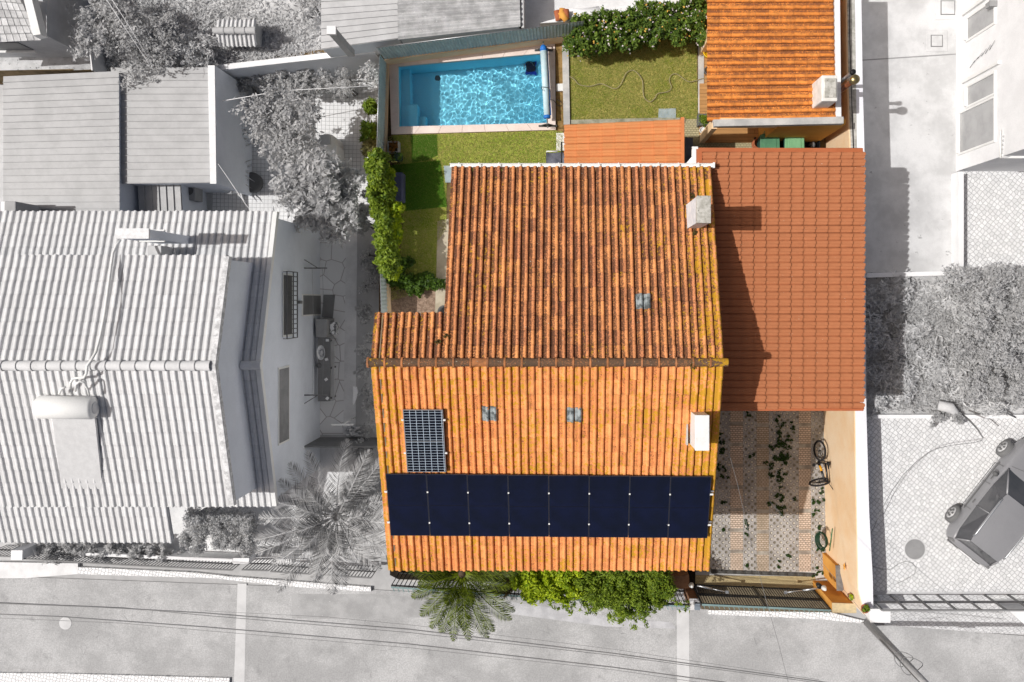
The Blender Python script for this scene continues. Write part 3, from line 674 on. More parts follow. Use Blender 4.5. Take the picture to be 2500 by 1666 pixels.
pw = (tr_.x-tl.x)/8; pl_ = math.hypot(bl_.y-tl.y, bl_.z-tl.z)+.03; tilt = math.atan(SS_)
names8 = ['leftmost panel of the dark blue solar row', 'second panel from the left in the dark blue solar row', 'third panel from the left in the dark blue solar row', 'fourth panel from the left in the dark blue solar row',
          'fifth panel from the left in the dark blue solar row', 'sixth panel from the left in the dark blue solar row', 'seventh panel from the left in the dark blue solar row', 'rightmost panel of the dark blue solar row, spotted with bird droppings']
array_ = thing('solar_array', 'row of eight dark blue solar panels low on the south roof slope', 'solar array')
for i in range(8):
    cl = [(0, -.55, .04, .045), (0, -pl_+.55-.12, .04, .045)]
    if i == 0: cl = [(-.03, -.55, .07, .05), (-.03, -pl_+.43, .07, .05)]
    if i == 7: cl += [(pw+.03, -.55, .09, .05), (pw+.03, -pl_+.43, .09, .05)]
    p = Vector((tl.x+i*pw+.004, tl.y-.011*i, tl.z-.011*i*SS_)); panel(p, pw-.008, pl_, CELL, BLKF, names8[i], tilt, 'row', True, cl, array_)
m = MB()
for yy in (.5, 1.15):
    for x in range(0, 1): pass
a = PP(983, 1001, aS, SS_, .18); b = PP(1081, 1001, aS, SS_, .18); c_ = PP(990, 1153, aS, SS_, .18)
w1 = b.x-a.x; l1 = math.hypot(c_.y-a.y, c_.z-a.z)
panel(a, w1, l1, CELL2, MAT['alu'], 'single solar panel with a white grid above the dark row', tilt, None, True, [(-.025, -.30, .06, .045), (-.025, -l1+.58, .06, .045), (w1+.025, -.30, .06, .045), (w1+.025, -l1+.58, .06, .045)])
# mounting rails under the panels
rl = array_
for k in (.55, pl_-.43):
    y = tl.y-k*math.cos(tilt); z0 = tl.z-k*math.sin(tilt)-.05; MB().box((tl.x-.08, y-.02, z0-.05), (tl.x+8*pw+.10, y+.02, z0)).build('rail', MAT['alu'], rl)

# ---------------- carport ----------------
TC = mat_tile('terracotta_sheet', (.71, .455, .31), (.70, .445, .30), (.45, .27, .18), .0, 0, .12, .03, 0, blotch=.24)
cp = thing('carport', 'wide red-brown metal tile carport roof beside the house', 'carport')
zl, zr2 = 5.95, 5.80
A = P(1712, 371, zl); B = P(1762, 1000, zl); A.x = B.x = 3.86
D = P(2106, 371, zr2); C_ = P(2104, 1000, zr2)
def prof_car(t): return np.interp(t, [0, .04, .12, .3, .5, .60, .68, .82, .93, 1.0], [0, .0, .80, 1, .96, .62, .58, .66, .55, 0])
o = tile_roof('roof', A, B, C_, D, 35, 13, TC, cp, prof=prof_car, amp=.055, step=.04, jit=0, rot=0, seed=2, ns=20, edge=.05, lap=0)
MB().add([Vector(A)-Vector((0, 0, .05)), Vector(B)-Vector((0, 0, .05)), Vector(C_)-Vector((.03, 0, .05)), Vector(D)-Vector((.03, 0, .05)), Vector((A.x, A.y+.12, A.z-.05)), Vector((D.x, D.y+.12, D.z-.05))], [(0, 1, 2, 3), (4, 0, 3, 5)]).build('deck', bpy.data.materials['mortar_dark'], cp)  # added unseen underlay, blocks sun leaking through gaps at the flashing
m = MB(); a = P(1700, 361, zl+.06); b = P(2107, 362, zr2+.06); c_ = P(2107, 372, zr2+.06); d = P(1700, 371, zl+.06)
m.add([a, b, c_, d], [(3, 2, 1, 0)]); m.add([a, b, b-Vector((0, 0, .16)), a-Vector((0, 0, .16))], [(0, 1, 2, 3)])
m.add([d, P(1714, 371, zl+.055), P(1714, 414, zl+.055), P(1700, 414, zl+.055)], [(0, 1, 2, 3)]); m.build('flashing', M('terracotta_metal', (.73, .42, .27), .5, (.70, .40, .25), 2), cp)
m = MB(); a = P(2104, 1000, zr2+.04); b = P(1762, 1000, zl+.04)
m.box((3.86, b.y-.05, zl-.1), (D.x-.02, b.y+.02, zl-.02)); m.build('fascia', bpy.data.materials['terracotta_metal'], cp)
m = MB(); a = P(1689, 361, zl+.0); b = P(1699, 414, zl); m.box((a.x, b.y, zl-.06), (b.x, a.y, zl+.05)); m.box((a.x, a.y-.05, zl-.05), (b.x+.05, a.y+.02, zl+.07))
m.add([P(1664, 412, zl-.03), P(1688, 384, zl-.03), P(1699, 384, zl-.03), P(1690, 414, zl-.03)], [(0, 1, 2, 3)]); m.build('gutter', MAT['white'], cp)
m = MB()
for (x, y, zb) in ((4.3, -3.0, 0), (8.3, -2.95, 0), (4.3, 4.1, GZ), (8.3, 4.1, GZ), (8.3, .8, GZ)): m.box((x-.05, y-.05, zb), (x+.05, y+.05, zr2-.2))
m.build('post', MAT['white'], cp)
m = MB()
for x in (4.3, 6.3, 8.3): m.box((x-.04, -2.98, zr2-.32), (x+.04, 4.15, zr2-.2))
m.build('beam', MAT['white'], cp)

# ---------------- pergola roof (garden shelter) ----------------
TP = mat_tile('shelter_tile', (.85, .575, .365), (.84, .55, .35), (.6, .35, .2), .0, 0, .0, .10, 0, blotch=.15)
pg = thing('garden_shelter', 'small shelter roof of pale orange tiles behind the house', 'shelter')
zp0, zp1 = 4.55, 4.85
A = P(1663, 292, zp1); B = P(1665, 413, zp1); D = P(1381, 305, zp0); C_ = P(1381, 416, zp0)
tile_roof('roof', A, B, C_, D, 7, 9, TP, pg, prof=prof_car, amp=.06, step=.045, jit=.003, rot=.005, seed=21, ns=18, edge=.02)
m = MB(); a = P(1663, 286, zp1+.1); b = P(1671, 286, zp1+.1); c_ = P(1671, 414, zp1+.1); d = P(1664, 414, zp1+.1)
m.prism([(v.x, v.y) for v in (a, b, c_, d)], zp1-.15, zp1+.08); m.build('verge', M('shelter_verge', (.87, .53, .32), .7), pg)
m = MB()
for (px, py) in ((1392, 315), (1655, 302), (1392, 405), (1655, 400)):
    p = P(px, py, zp0-.2); m.box((p.x-.05, p.y-.05, GZ), (p.x+.05, p.y+.05, zp0-.05))
m.build('post', MAT['wood'], pg)

# ---------------- outbuilding ----------------
ob = thing('outbuilding', 'low ochre garden building with an orange ribbed tile roof and porch', 'outbuilding')
TO = mat_tile('outbuilding_tile', (.93, .60, .29), (.90, .56, .26), (.42, .27, .20), .95, .0, .12, .12, 3.2)
z0, z1 = 4.55, 5.15
A = P(2033, -60, z1); B = P(2041, 291, z1); D = P(1729, -60, z0); C_ = P(1729, 297, z0)
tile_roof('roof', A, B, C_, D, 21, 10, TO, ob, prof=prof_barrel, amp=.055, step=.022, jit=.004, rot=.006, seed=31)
m = MB(); m.add([Vector(A)-Vector((0, 0, .07)), Vector(B)-Vector((0, 0, .07)), Vector(C_)-Vector((0, 0, .07)), Vector(D)-Vector((0, 0, .07))], [(0, 1, 2, 3)]); m.build('roof_deck', bpy.data.materials['mortar_dark'], ob)
pz = 5.2
slab('parapet', [(1742, 292), (2060, 285), (2060, 302), (1744, 309)], pz, pz-.22, MAT['conc'], ob, .01)['label'] = 'grey stained parapet over the porch'
slab('parapet', [(2037, -60), (2050, -60), (2054, 285), (2041, 285)], pz+.004, 4.6, MAT['wallw'], ob)
oy = P(1800, 303, pz).y   # front plane
xw1 = 8.28
m = MB()
m.box((P(1850, 345, GZ).x, oy+.02, GZ), (xw1, oy+.20, pz-.22))        # solid front wall, right part
m.box((P(1722, 100, GZ).x+.1, oy+2.0, GZ), (xw1, oy+2.2, 4.3)); m.box((P(1722, 100, GZ).x+.1, oy+2.2, GZ), (P(1722, 100, GZ).x+.3, 10.5, 4.3))
m.box((P(1850, 345, GZ).x, oy+.2, GZ), (P(1850, 345, GZ).x+.18, oy+2.0, 4.3))
m.box((8.0, oy+.2, GZ), (8.13, 10.5, 4.6))
m.build('wall', MAT['ochre'], ob)
xp = P(1707, 345, GZ).x; m = MB(); m.box((xp, oy+.02, GZ), (xp+.16, oy+.30, 4.42)); m.box((xp, 8.1, GZ), (xp+.16, 8.5, 4.42)); m.build('post', MAT['peach'], ob)
m = MB().box((xp+.16, oy+.04, 4.42), (P(1850, 345, GZ).x, oy+.22, pz-.22)); m.build('beam', MAT['peach'], ob)
DK = mat_grid('deck_boards', (.74, .56, .36), (.40, .28, .16), 2.4, .12, 0, .006, .4, .12, .4)
m = MB().box((xp-.0, oy+.04, GZ), (P(1850, 345, GZ).x-.003, oy+1.98, GZ+.10)); m.box((P(1719, 200, GZ).x, oy+1.0, GZ), (P(1735, 200, GZ).x, 8.1, GZ+.08)); m.build('deck', DK, ob)
# garden building's chimney and flue pipes
cxa, cxb, cya, cyb = 7.27, 7.72, 5.66, 6.40
b_ = MB().box((cxa, cya, 4.7), (cxb, cyb, 5.98)).build('chimney', M('chimney_bright', (.95, .94, .92), .8, (.86, .85, .82), 3), ob, .03)
MB().box((cxa+.08, cya+.1, 5.98), (cxb-.05, cyb-.1, 6.02)).build('cap', MAT['stonecap'], b_)
t_ = P(2090, 192, 6.2); m = MB(); pts = [(t_.x, t_.y, 4.4), (t_.x, t_.y, 6.1)]
fl = MB().tube(pts, .075, 14).build('flue', M('rusty_pipe', (.52, .30, .18), .6, (.40, .24, .15), 6), ob)
MB().lathe((t_.x, t_.y, 5.93), [(.085, 0), (.12, .03), (.135, .12), (.135, .2), (.12, .24), (.118, .245)], 20).build('cowl', M('brass_cap', (.62, .56, .40), .3, metal=.8), fl)
t_ = P(2084, 175, 6.0); fl = MB().tube([(t_.x, t_.y, 4.6), (t_.x, t_.y, 5.98)], .055, 12).build('flue', MAT['steel'], ob)
m = MB()
for k in range(5): m.lathe((t_.x, t_.y, 5.86+k*.03), [(.07, 0), (.075, .01), (.06, .02)], 14)
m.build('cowl', MAT['black'], fl)

# ---------------- boundary walls and fences of the garden ----------------
WZ = 3.2; WN = 4.3
def strip(m, L, R, zt, zb):
    for i in range(len(L)-1): m.prism(worldpoly([L[i], R[i], R[i+1], L[i+1]], zt), zb, zt)
WTW = M('wall_top_white', (.96, .96, .97), .8, (.92, .92, .94), 1, specks=[((.7, .7, .72), 6, .76)])
bw = thing('boundary_wall', 'long tall wall beside the driveway, peach towards the yard with a wide white top', 'wall')
m = MB(); strip(m, [(2080, 380), (2085, 1000), (2089, 1250), (2093, 1440), (2108, 1500)], [(2088, 380), (2088, 1000), (2092, 1250), (2096, 1440), (2112, 1500)], WZ-.01, -.05); m.build('render_face', MAT['peach'], bw)
m = MB(); strip(m, [(2088, 380), (2088, 1000), (2092, 1250), (2096, 1440), (2112, 1500)], [(2112, 380), (2115, 1000), (2122, 1250), (2131, 1420), (2132, 1480)], WZ, -.05); m.build('wall', WTW, bw)
bw = thing('boundary_wall', 'taller peach wall behind the garden building with a lichen-grey ledge and white outer top', 'wall')
m = MB(); strip(m, [(2064, -60), (2068, 200), (2074, 385)], [(2068, -60), (2072, 200), (2078, 385)], WN-.02, -.05); m.build('render_face', MAT['peach'], bw)
m = MB(); strip(m, [(2068, -60), (2072, 200), (2078, 385)], [(2086, -60), (2090, 200), (2092, 385)], WN, -.05); m.build('ledge', MAT['stonecap'], bw)
m = MB(); strip(m, [(2086, -60), (2090, 200), (2092, 385)], [(2102, -60), (2106, 200), (2111, 385)], WN-.01, -.05); m.build('wall', WTW, bw)
WZ = WN
m = MB().tube([P(2073, -60, WZ+.06), P(2074, 80, WZ+.05), P(2078, 200, WZ+.06), P(2083, 362, WZ+.05)], .012, 6); tag(m.build('cable', MAT['black']), 'black cable lying along the wall ledge beside the garden building', 'cable')

def corr_fence(name, a, b, ztop, zmid, zbase, n, label, parent=None):
    r_ = thing(name, label, 'fence')
    d = (b-a); a = Vector((a.x, a.y, 0)); b = Vector((b.x, b.y, 0)); zt = Vector((0, 0, ztop)); zm = Vector((0, 0, zmid))
    ribbed('sheet', a+zt, a+zm, b+zm, b+zt, n, MAT['fenceg'], r_, 'wave', .025)
    nrm = Vector((b-a)).cross(Vector((0, 0, 1))).normalized()
    m = MB(); m.add([a-nrm*.06, b-nrm*.06, b+nrm*.06, a+nrm*.06]+[v+zm for v in (a-nrm*.06, b-nrm*.06, b+nrm*.06, a+nrm*.06)], [(0, 1, 2, 3), (7, 6, 5, 4), (0, 4, 5, 1), (1, 5, 6, 2), (2, 6, 7, 3), (3, 7, 4, 0)])
    m.build('base_wall', MAT['peach'], r_)
    m = MB(); m.tube([a+zt+Vector((0, 0, .012)), b+zt+Vector((0, 0, .012))], .012, 6); m.build('top_rail', MAT['alu'], r_)
    return r_
f0 = P(918, 117, 3.75); f1 = P(1402, 55, 3.75)
corr_fence('metal_fence', Vector((f0.x, f0.y, 0)), Vector((f1.x+.3, f1.y+.03, 0)), 3.75, 2.55, GZ-.2, 62, 'grey-green corrugated metal fence behind the pool')
g0 = P(918, 117, 3.2); g1 = P(921, 380, 3.2); g2 = P(930, 765, 3.2)
corr_fence('metal_fence', Vector((f0.x, f0.y-.05, 0)), Vector((g1.x, g1.y, 0)), 3.25, 2.2, GZ-.2, 36, 'grey-green corrugated metal fence along the left of the pool')
corr_fence('metal_fence', Vector((g1.x, g1.y-.02, 0)), Vector((-5.80, -.4, 0)), 3.25, 2.3, GZ-.2, 40, 'grey-green corrugated metal fence half hidden by the climbing hedge')

# ---------------- swimming pool ----------------
pool = thing('swimming_pool', 'rectangular blue swimming pool with pale stone edging', 'swimming pool')
def inset(poly, dz): return [Vector((p.x, p.y, dz)) for p in poly]
PF = GZ-1.35
m = MB(); top = inset(pi_, GZ-.02); bot = inset(pi_, PF)
m.add(top+bot, [(4, 7, 6, 5), (0, 4, 5, 1), (1, 5, 6, 2), (2, 6, 7, 3), (3, 7, 4, 0)]); 
LIN = M('pool_liner', (.57, .91, 1.0), .6, (.54, .90, 1.0), 1.0, spec=.3); m.build('basin', LIN, pool)
m = MB(); s0 = P(975, 310, GZ); 
def lerp2(u, v, z): return (pi_[0].lerp(pi_[1], u)).lerp(pi_[3].lerp(pi_[2], u), v).xy.to_3d()+Vector((0, 0, z))
for (u0, u1, v0, v1, z_) in ((.0, .11, .60, 1., GZ-.45), (.0, .16, .78, 1., GZ-.8), (0, .06, 0, .6, GZ-.55)):
    c_ = [lerp2(u0+.001, v0+.001, 0), lerp2(u1, v0+.001, 0), lerp2(u1, v1-.001, 0), lerp2(u0+.001, v1-.001, 0)]; m.prism([(v.x, v.y) for v in c_], PF, z_)
m.build('step', LIN, pool)
m = MB(); cz = GZ+.05
for i in range(4):
    j = (i+1) % 4
    n_ = 7 if i in (0, 2) else 4
    for k in range(n_):
        a = po[i].lerp(po[j], (k+.004)/n_); b = po[i].lerp(po[j], (k+.996)/n_); c_ = pi_[i].lerp(pi_[j], (k+.996)/n_); d = pi_[i].lerp(pi_[j], (k+.004)/n_)
        m.prism([(v.x, v.y) for v in (a, b, c_, d)], GZ-.1, cz)
m.build('coping', M('limestone_coping', (.93, .87, .83), .85, (.88, .81, .77), 1.4), pool, .006)
# water
N1, N2 = 420, 210; us, vs = np.meshgrid(np.linspace(0, 1, N1), np.linspace(0, 1, N2))
W = bil(pi_[0], pi_[1], pi_[2], pi_[3], us, vs); W[..., 2] = GZ-.10
rw = np.random.default_rng(5); hgt = np.zeros_like(us)
for k in range(110):
    th = rw.uniform(0, 6.28); kk = rw.uniform(9, 60); hgt += np.cos((W[..., 0]*math.cos(th)+W[..., 1]*math.sin(th))*kk+rw.uniform(0, 6.28))/kk*.0092
W[..., 2] += hgt*(.45+.55*us)
idx = np.arange(N1*N2).reshape(N2, N1); Fw = np.stack([idx[1:, :-1].ravel(), idx[1:, 1:].ravel(), idx[:-1, 1:].ravel(), idx[:-1, :-1].ravel()], 1)
wt = NT('pool_water'); wt.b.inputs['Base Color'].default_value = (*lin((.97, 1.0, 1.0)), 1); wt.b.inputs['Roughness'].default_value = 0.0; wt.b.inputs['IOR'].default_value = 1.33
wt.b.inputs['Transmission Weight'].default_value = 1.0
water = npmesh('water', W.reshape(-1, 3), Fw, wt.m, pool, smooth=True)
sl.cycles.is_caustics_light = True; water.cycles.is_caustics_caster = True
for o_ in pool.children:
    if o_.name.startswith(('basin', 'step')): o_.cycles.is_caustics_receiver = True
# pool robot
pr = thing('pool_robot', 'blue and black pool cleaning robot on the pool floor near the roller', 'pool robot'); p = P(1296, 166, GZ-1.0); rz = p.z
m = MB().box((p.x-.16, p.y-.15, PF+.06), (p.x+.16, p.y+.15, PF+.26)); m.build('body', M('robot_dark', (.06, .10, .22), .5), pr, .03)
m = MB()
for s in (-1, 1): m.lathe((p.x-.19, p.y+s*.15, PF+.09), [(.08, 0), (.09, .02), (.09, .36), (.08, .38)], 14, axis=(1, 0, 0))
m.build('roller_brush', M('robot_blue', (.02, .25, .75), .4), pr)
m = MB().tube([(p.x-.05+.16*math.cos(t), p.y+.13*math.sin(t), PF+.27+.05*math.sin(t*.5)) for t in np.linspace(.2, 3.6, 12)], .012, 6); m.build('handle', MAT['steel'], pr)
dn = MB().lathe(P(1072, 197, PF).xyz, [(.10, 0), (.10, .01), (.05, .025)], 16); tag(dn.build('pool_drain', M('drain_plate', (.35, .4, .42), .5)), 'small round drain on the pool floor at the shaded side', 'drain')
# pool cover roller
rr = thing('pool_cover_roller', 'rolled white and blue pool cover on its stand along the pool edge', 'pool cover')
a = P(1327, 120, GZ+.45); b = P(1336, 292, GZ+.45); d = (b-a)
def rp(t, dx=0, dz=0): q_ = a+d*t; return Vector((q_.x+dx, q_.y, q_.z+dz))
MB().tube([rp(.02), rp(.5), rp(.95)], [.115, .112, .10], 20).build('cover_roll', M('cover_white', (.80, .88, .90), .5, (.74, .85, .88), 4, .4, .6), rr)
BL = M('cover_blue', (.18, .48, .82), .5)
MB().tube([rp(-.055), rp(-.03), rp(.03)], [.06, .10, .122], 20).build('end_band', BL, rr); MB().tube([rp(.94), rp(.955), rp(.985)], [.10, .118, .115], 20).build('end_band', BL, rr)
MB().tube([rp(.0, .118, 0), rp(.0, .118, 0)+d*.94], .02, 6).build('edge_strip', BL, rr)
MB().tube([rp(-.12), rp(1.12)], .022, 8).build('axle', MAT['alu'], rr)
for t, nm in ((-.03, 'stand'), (1.06, 'stand')):
    m = MB(); c_ = rp(t); m.tube([c_+Vector((-.26, 0, -.36)), c_, c_+Vector((.26, 0, -.36))], .018, 6); m.box((c_.x-.30, c_.y-.03, GZ+.06), (c_.x+.30, c_.y+.03, GZ+.10)); m.build(nm, M('stand_grey', (.38, .38, .37), .5), rr)
c_ = rp(1.08); m = MB(); m.tube([(c_.x+.15*math.cos(t), c_.y-.02, c_.z+.15*math.sin(t)) for t in np.linspace(0, 6.28, 18)[:-1]], .014, 6, closed=True); m.tube([c_+Vector((-.15, -.02, 0)), c_+Vector((.15, -.02, 0))], .01, 5); m.tube([c_+Vector((0, -.02, -.15)), c_+Vector((0, -.02, .15))], .01, 5); m.build('hand_wheel', MAT['black'], rr)
# pump lid and hoses
tag(slab('skimmer_box', [(1358, 205), (1374, 204), (1375, 222), (1359, 223)], GZ+.09, GZ, MAT['white'], bevel=.01), 'small white square box in the strip beside the pool', 'box')
def hose(name, pts, z, r, mat, label, cat='hose'):
    # smooth the px polyline
    out = []; n_ = len(pts)
    for i in range(n_-1):
        p0, p1, p2, p3 = [Vector((*pts[max(0, min(n_-1, k))], 0)) for k in (i-1, i, i+1, i+2)]
        for s in range(8):
            t = s/8; out.append(.5*((2*p1)+(-p0+p2)*t+(2*p0-5*p1+4*p2-p3)*t*t+(-p0+3*p1-3*p2+p3)*t**3))
    out.append(Vector((*pts[-1], 0)))
    o = MB().tube([P(v.x, v.y, z+.004*(k % 2)) for k, v in enumerate(out)], r, 6).build(name, mat); return tag(o, label, cat)
hose('garden_hose', [(1374, 202), (1385, 190), (1392, 188), (1404, 196), (1414, 207), (1440, 211), (1468, 205), (1500, 217), (1514, 208), (1521, 195), (1530, 178), (1545, 172), (1560, 183), (1569, 200), (1570, 225), (1574, 240), (1587, 249), (1599, 240), (1606, 229), (1630, 224), (1639, 214), (1634, 195), (1640, 183), (1652, 181), (1668, 192), (1682, 200), (1700, 197), (1712, 193), (1730, 190)], GZ+.08, .013, M('hose_beige', (.66, .62, .48), .6), 'thin pale hose snaking across the dry lawn')
hose('cable', [(1326, 222), (1322, 214), (1330, 213), (1342, 218), (1344, 240), (1340, 258)], GZ+.62, .01, MAT['iron'], 'thin dark cord looped over the pool cover roll', 'cord')
hose('cable', [(1340, 243), (1352, 246), (1362, 258), (1372, 257), (1370, 250), (1360, 243)], GZ+.12, .01, MAT['iron'], 'thin dark cord trailing from the pool edge into the soil strip', 'cord')
# ---------------- small things in the garden ----------------
def wheelie(name, px, py, label, mat, lidmat, zg=GZ, sx=.58, sy=.62, h=1.05, open_=False):
    r_ = thing(name, label, 'bin', 'wheeled bins' if 'green' in label else None); p = P(px, py, zg+h)
    x, y = p.x, p.y; m = MB()
    t = .42; m.add([(x-sx*t, y-sy*t, zg+.08), (x+sx*t, y-sy*t, zg+.08), (x+sx*t, y+sy*t, zg+.08), (x-sx*t, y+sy*t, zg+.08), (x-sx*.5, y-sy*.5, zg+h-.06), (x+sx*.5, y-sy*.5, zg+h-.06), (x+sx*.5, y+sy*.5, zg+h-.06), (x-sx*.5, y+sy*.5, zg+h-.06)], [(0, 3, 2, 1), (4, 5, 6, 7), (0, 1, 5, 4), (1, 2, 6, 5), (2, 3, 7, 6), (3, 0, 4, 7)])
    m.build('body', mat, r_, bevel=.02)
    m = MB().prism([(x-sx*.46, y-sy*.54), (x+sx*.46, y-sy*.54), (x+sx*.54, y-sy*.40), (x+sx*.52, y+sy*.44), (x+sx*.38, y+sy*.52), (x-sx*.38, y+sy*.52), (x-sx*.52, y+sy*.44), (x-sx*.54, y-sy*.40)], zg+h-.05, zg+h)
    m.prism([(x-sx*.36, y-sy*.36), (x+sx*.36, y-sy*.36), (x+sx*.34, y+sy*.3), (x-sx*.34, y+sy*.3)], zg+h, zg+h+.02); m.build('lid', lidmat, r_, bevel=.012)
    MB().tube([(x-sx*.32, y+sy*.52, zg+h-.02), (x-sx*.30, y+sy*.62, zg+h-.02), (x+sx*.30, y+sy*.62, zg+h-.02), (x+sx*.32, y+sy*.52, zg+h-.02)], .016, 8).build('handle', lidmat if not open_ else MAT['black'], r_)
    for s in (-1, 1): MB().lathe((x+s*sx*.46-.03, y+sy*.45, zg+.10), [(.09, 0), (.10, .01), (.10, .05), (.09, .06)], 16, axis=(1, 0, 0)).build('wheel', MAT['black'], r_)
    return r_
LG = M('bin_green', (.52, .72, .54), .5, (.48, .68, .50), 3); DG = M('bin_green_dark', (.36, .56, .42), .5, (.32, .50, .38), 3); BB = M('bin_body', (.16, .34, .32), .5)
wheelie('wheeled_bin', 1880, 351, 'darker green wheeled bin, the one nearer the clay pots', BB, DG)
wheelie('wheeled_bin', 1940, 347, 'pale green wheeled bin beside the black recycling box', BB, LG)
bx = thing('recycling_box', 'black open box at the end of the bin row by the ochre wall', 'box'); p = P(1983, 353, GZ+.5)
m = MB(); s = .26
for (a, b) in (((-s, -s), (s, -s+.03)), ((-s, s-.03), (s, s)), ((-s, -s+.03), (-s+.03, s-.03)), ((s-.03, -s+.03), (s, s-.03))): m.box((p.x+a[0], p.y+a[1], GZ), (p.x+b[0], p.y+b[1], GZ+.5))
m.box((p.x-s+.03, p.y-s+.03, GZ), (p.x+s-.03, p.y+s-.03, GZ+.2)); m.build('box', MAT['black'], bx)
MB().lathe((p.x+.05, p.y+.02, GZ+.2), [(.10, 0), (.11, .15), (.06, .2)], 12).build('canister', M('steel_grey2', (.5, .5, .5), .5), bx)
def pot(px, py, zt, zg, r, label, mat=None, plant=None, name='plant_pot', ph=.2, seed=1, pn=160, leafs=.05, group=None, parts='plant'):
    rt = thing(name, label, 'plant pot' if plant else 'pot', group); p = P(px, py, zt); hh = zt-zg
    MB().lathe((p.x, p.y, zg), [(r*.7, 0), (r, hh*.9), (r*1.1, hh*.9), (r*1.1, hh), (r*.92, hh), (r*.9, hh*.88)], 20).build('pot', mat or MAT['clay'], rt)
    MB().lathe((p.x, p.y, zg+hh*.80), [(r*.9, 0), (r*.9, .02)], 16).build('soil', MAT['soil'], rt)
    if plant:
        V, Fq, vc = leaf_cloud([(p.x, p.y, zt+ph*.5, r*1.15, r*1.15, ph, pn)], leafs, .6, .3, seed=seed); npmesh(parts, V, Fq, plant, rt, vc)
    return rt
for i, (dx, dz) in enumerate(((0, 0), (.0, .12), (.01, .24))):
    p = P(1849, 352, GZ+.35); tag(MB().lathe((p.x+dx, p.y, GZ+dz), [(.10, 0), (.15, .22), (.165, .22), (.165, .27), (.14, .27), (.09, .04)], 20).build('clay_pot', MAT['clay']), ['lowest', 'middle', 'topmost'][i]+' clay pot of the nested stack beside the green bins', 'pot', 'stacked clay pots')
LD = mat_leaf('leaf_dark', (.14, .24, .06), (.36, .48, .12)); LB = mat_leaf('leaf_bright', (.38, .52, .06), (.78, .84, .16), .35)
LR = mat_leaf('leaf_rose', (.18, .30, .10), (.50, .60, .22), .3); LBR = mat_leaf('leaf_brown', (.42, .26, .10), (.60, .42, .16))
LM = mat_leaf('leaf_mid', (.26, .38, .08), (.60, .68, .20), .3); LP = mat_leaf('leaf_silver', (.50, .58, .42), (.74, .78, .62), .3)
LG1 = mat_leaf('leaf_grey', (.70, .70, .70), (.90, .90, .90), .5); LG2 = mat_leaf('leaf_grey_pale', (.72, .72, .72), (.94, .94, .94), .4); LG3 = mat_leaf('leaf_grey_dark', (.70, .70, .70), (.86, .86, .86), .5)
r_ = thing('planter', 'square grey planter with a low green box plant at the porch corner', 'planter'); p0 = P(1705, 277, GZ+.4); p1 = P(1733, 306, GZ+.4)
MB().box((p0.x, p1.y, GZ), (p1.x, p0.y, GZ+.36)).build('box', MAT['darkg'], r_, .01); cx_, cy_ = (p0.x+p1.x)/2, (p0.y+p1.y)/2
V, Fq, vc = leaf_cloud([(cx_, cy_, GZ+.42, .20, .20, .12, 700)], .035, .7, .2); npmesh('plant', V, Fq, LM, r_, vc)
pot(1731, 127, GZ+.4, GZ, .17, 'yellow plant pot beside the left wall of the garden building', M('pot_yellow', (.95, .80, .10), .5), LBR)
pot(1731, 172, GZ+.35, GZ, .14, 'dark grey plant pot beside the garden building, below the yellow one', MAT['darkg'], LBR)
pot(1716, 318, GZ+.3, GZ, .10, 'small white pot holding pebbles beside the porch post', MAT['white'])
pot(1721, 307, GZ+.25, GZ, .09, 'small clay pot between the box planter and the white pot', MAT['clay'])
# dark deck box next to shelter
bxx = thing('storage_box', 'dark grey slatted bench box between shelter roof and carport', 'storage box'); a = P(1673, 336, GZ+.5); b = P(1692, 400, GZ+.5)
m = MB()
for k in range(5): 
    w_ = (b.x-a.x)/5; m.box((a.x+k*w_+.004, b.y, GZ+.46), (a.x+(k+1)*w_-.004, a.y, GZ+.5))
m.build('lid', M('slate_plastic', (.33, .35, .39), .6), bxx); MB().box((a.x+.02, b.y+.02, GZ), (b.x-.02, a.y-.02, GZ+.459)).build('body', MAT['darkg'], bxx)
# covered grill / seat at the shelter's left edge
gs = thing('swing_seat', 'grey fabric covered swing seat with a white frame at the shelter corner', 'swing seat')
FB = M('grey_fabric', (.44, .45, .49), .9, (.36, .37, .41), 3, bs=.4); a = P(1333, 372, GZ+.8); b = P(1380, 413, GZ+.8)
us, vs = np.meshgrid(np.linspace(0, 1, 14), np.linspace(0, 1, 12)); V = np.zeros((12, 14, 3)); V[..., 0] = a.x+(b.x-a.x)*us; V[..., 1] = b.y+(a.y-b.y)*vs
V[..., 2] = GZ+.72+.06*np.sin(us*7+vs*3)*np.cos(vs*6)-.10*np.sin(us*3.14)*np.sin(vs*3.14); idx = np.arange(168).reshape(12, 14)
npmesh('cover', V.reshape(-1, 3), np.stack([idx[:-1, :-1].ravel(), idx[:-1, 1:].ravel(), idx[1:, 1:].ravel(), idx[1:, :-1].ravel()], 1), FB, gs, smooth=True)
m = MB()
for y in (a.y+.03, b.y-.02): m.tube([(a.x, y, GZ+.1), (a.x+.03, y, GZ+.78), (b.x-.25, y, GZ+.80)], .022, 8)
m.build('arm', MAT['white'], gs)
m = MB(); q0 = P(1371, 348, GZ+1.7); m.tube([(q0.x+.2, q0.y, GZ+1.7), (q0.x, q0.y, GZ+1.7), (q0.x, b.y-.3, GZ+1.7), (q0.x, b.y-.3, GZ)], .022, 8); m.tube([(q0.x, q0.y, GZ), (q0.x, q0.y, GZ+1.7)], .022, 8); m.build('pole', MAT['black'], gs)
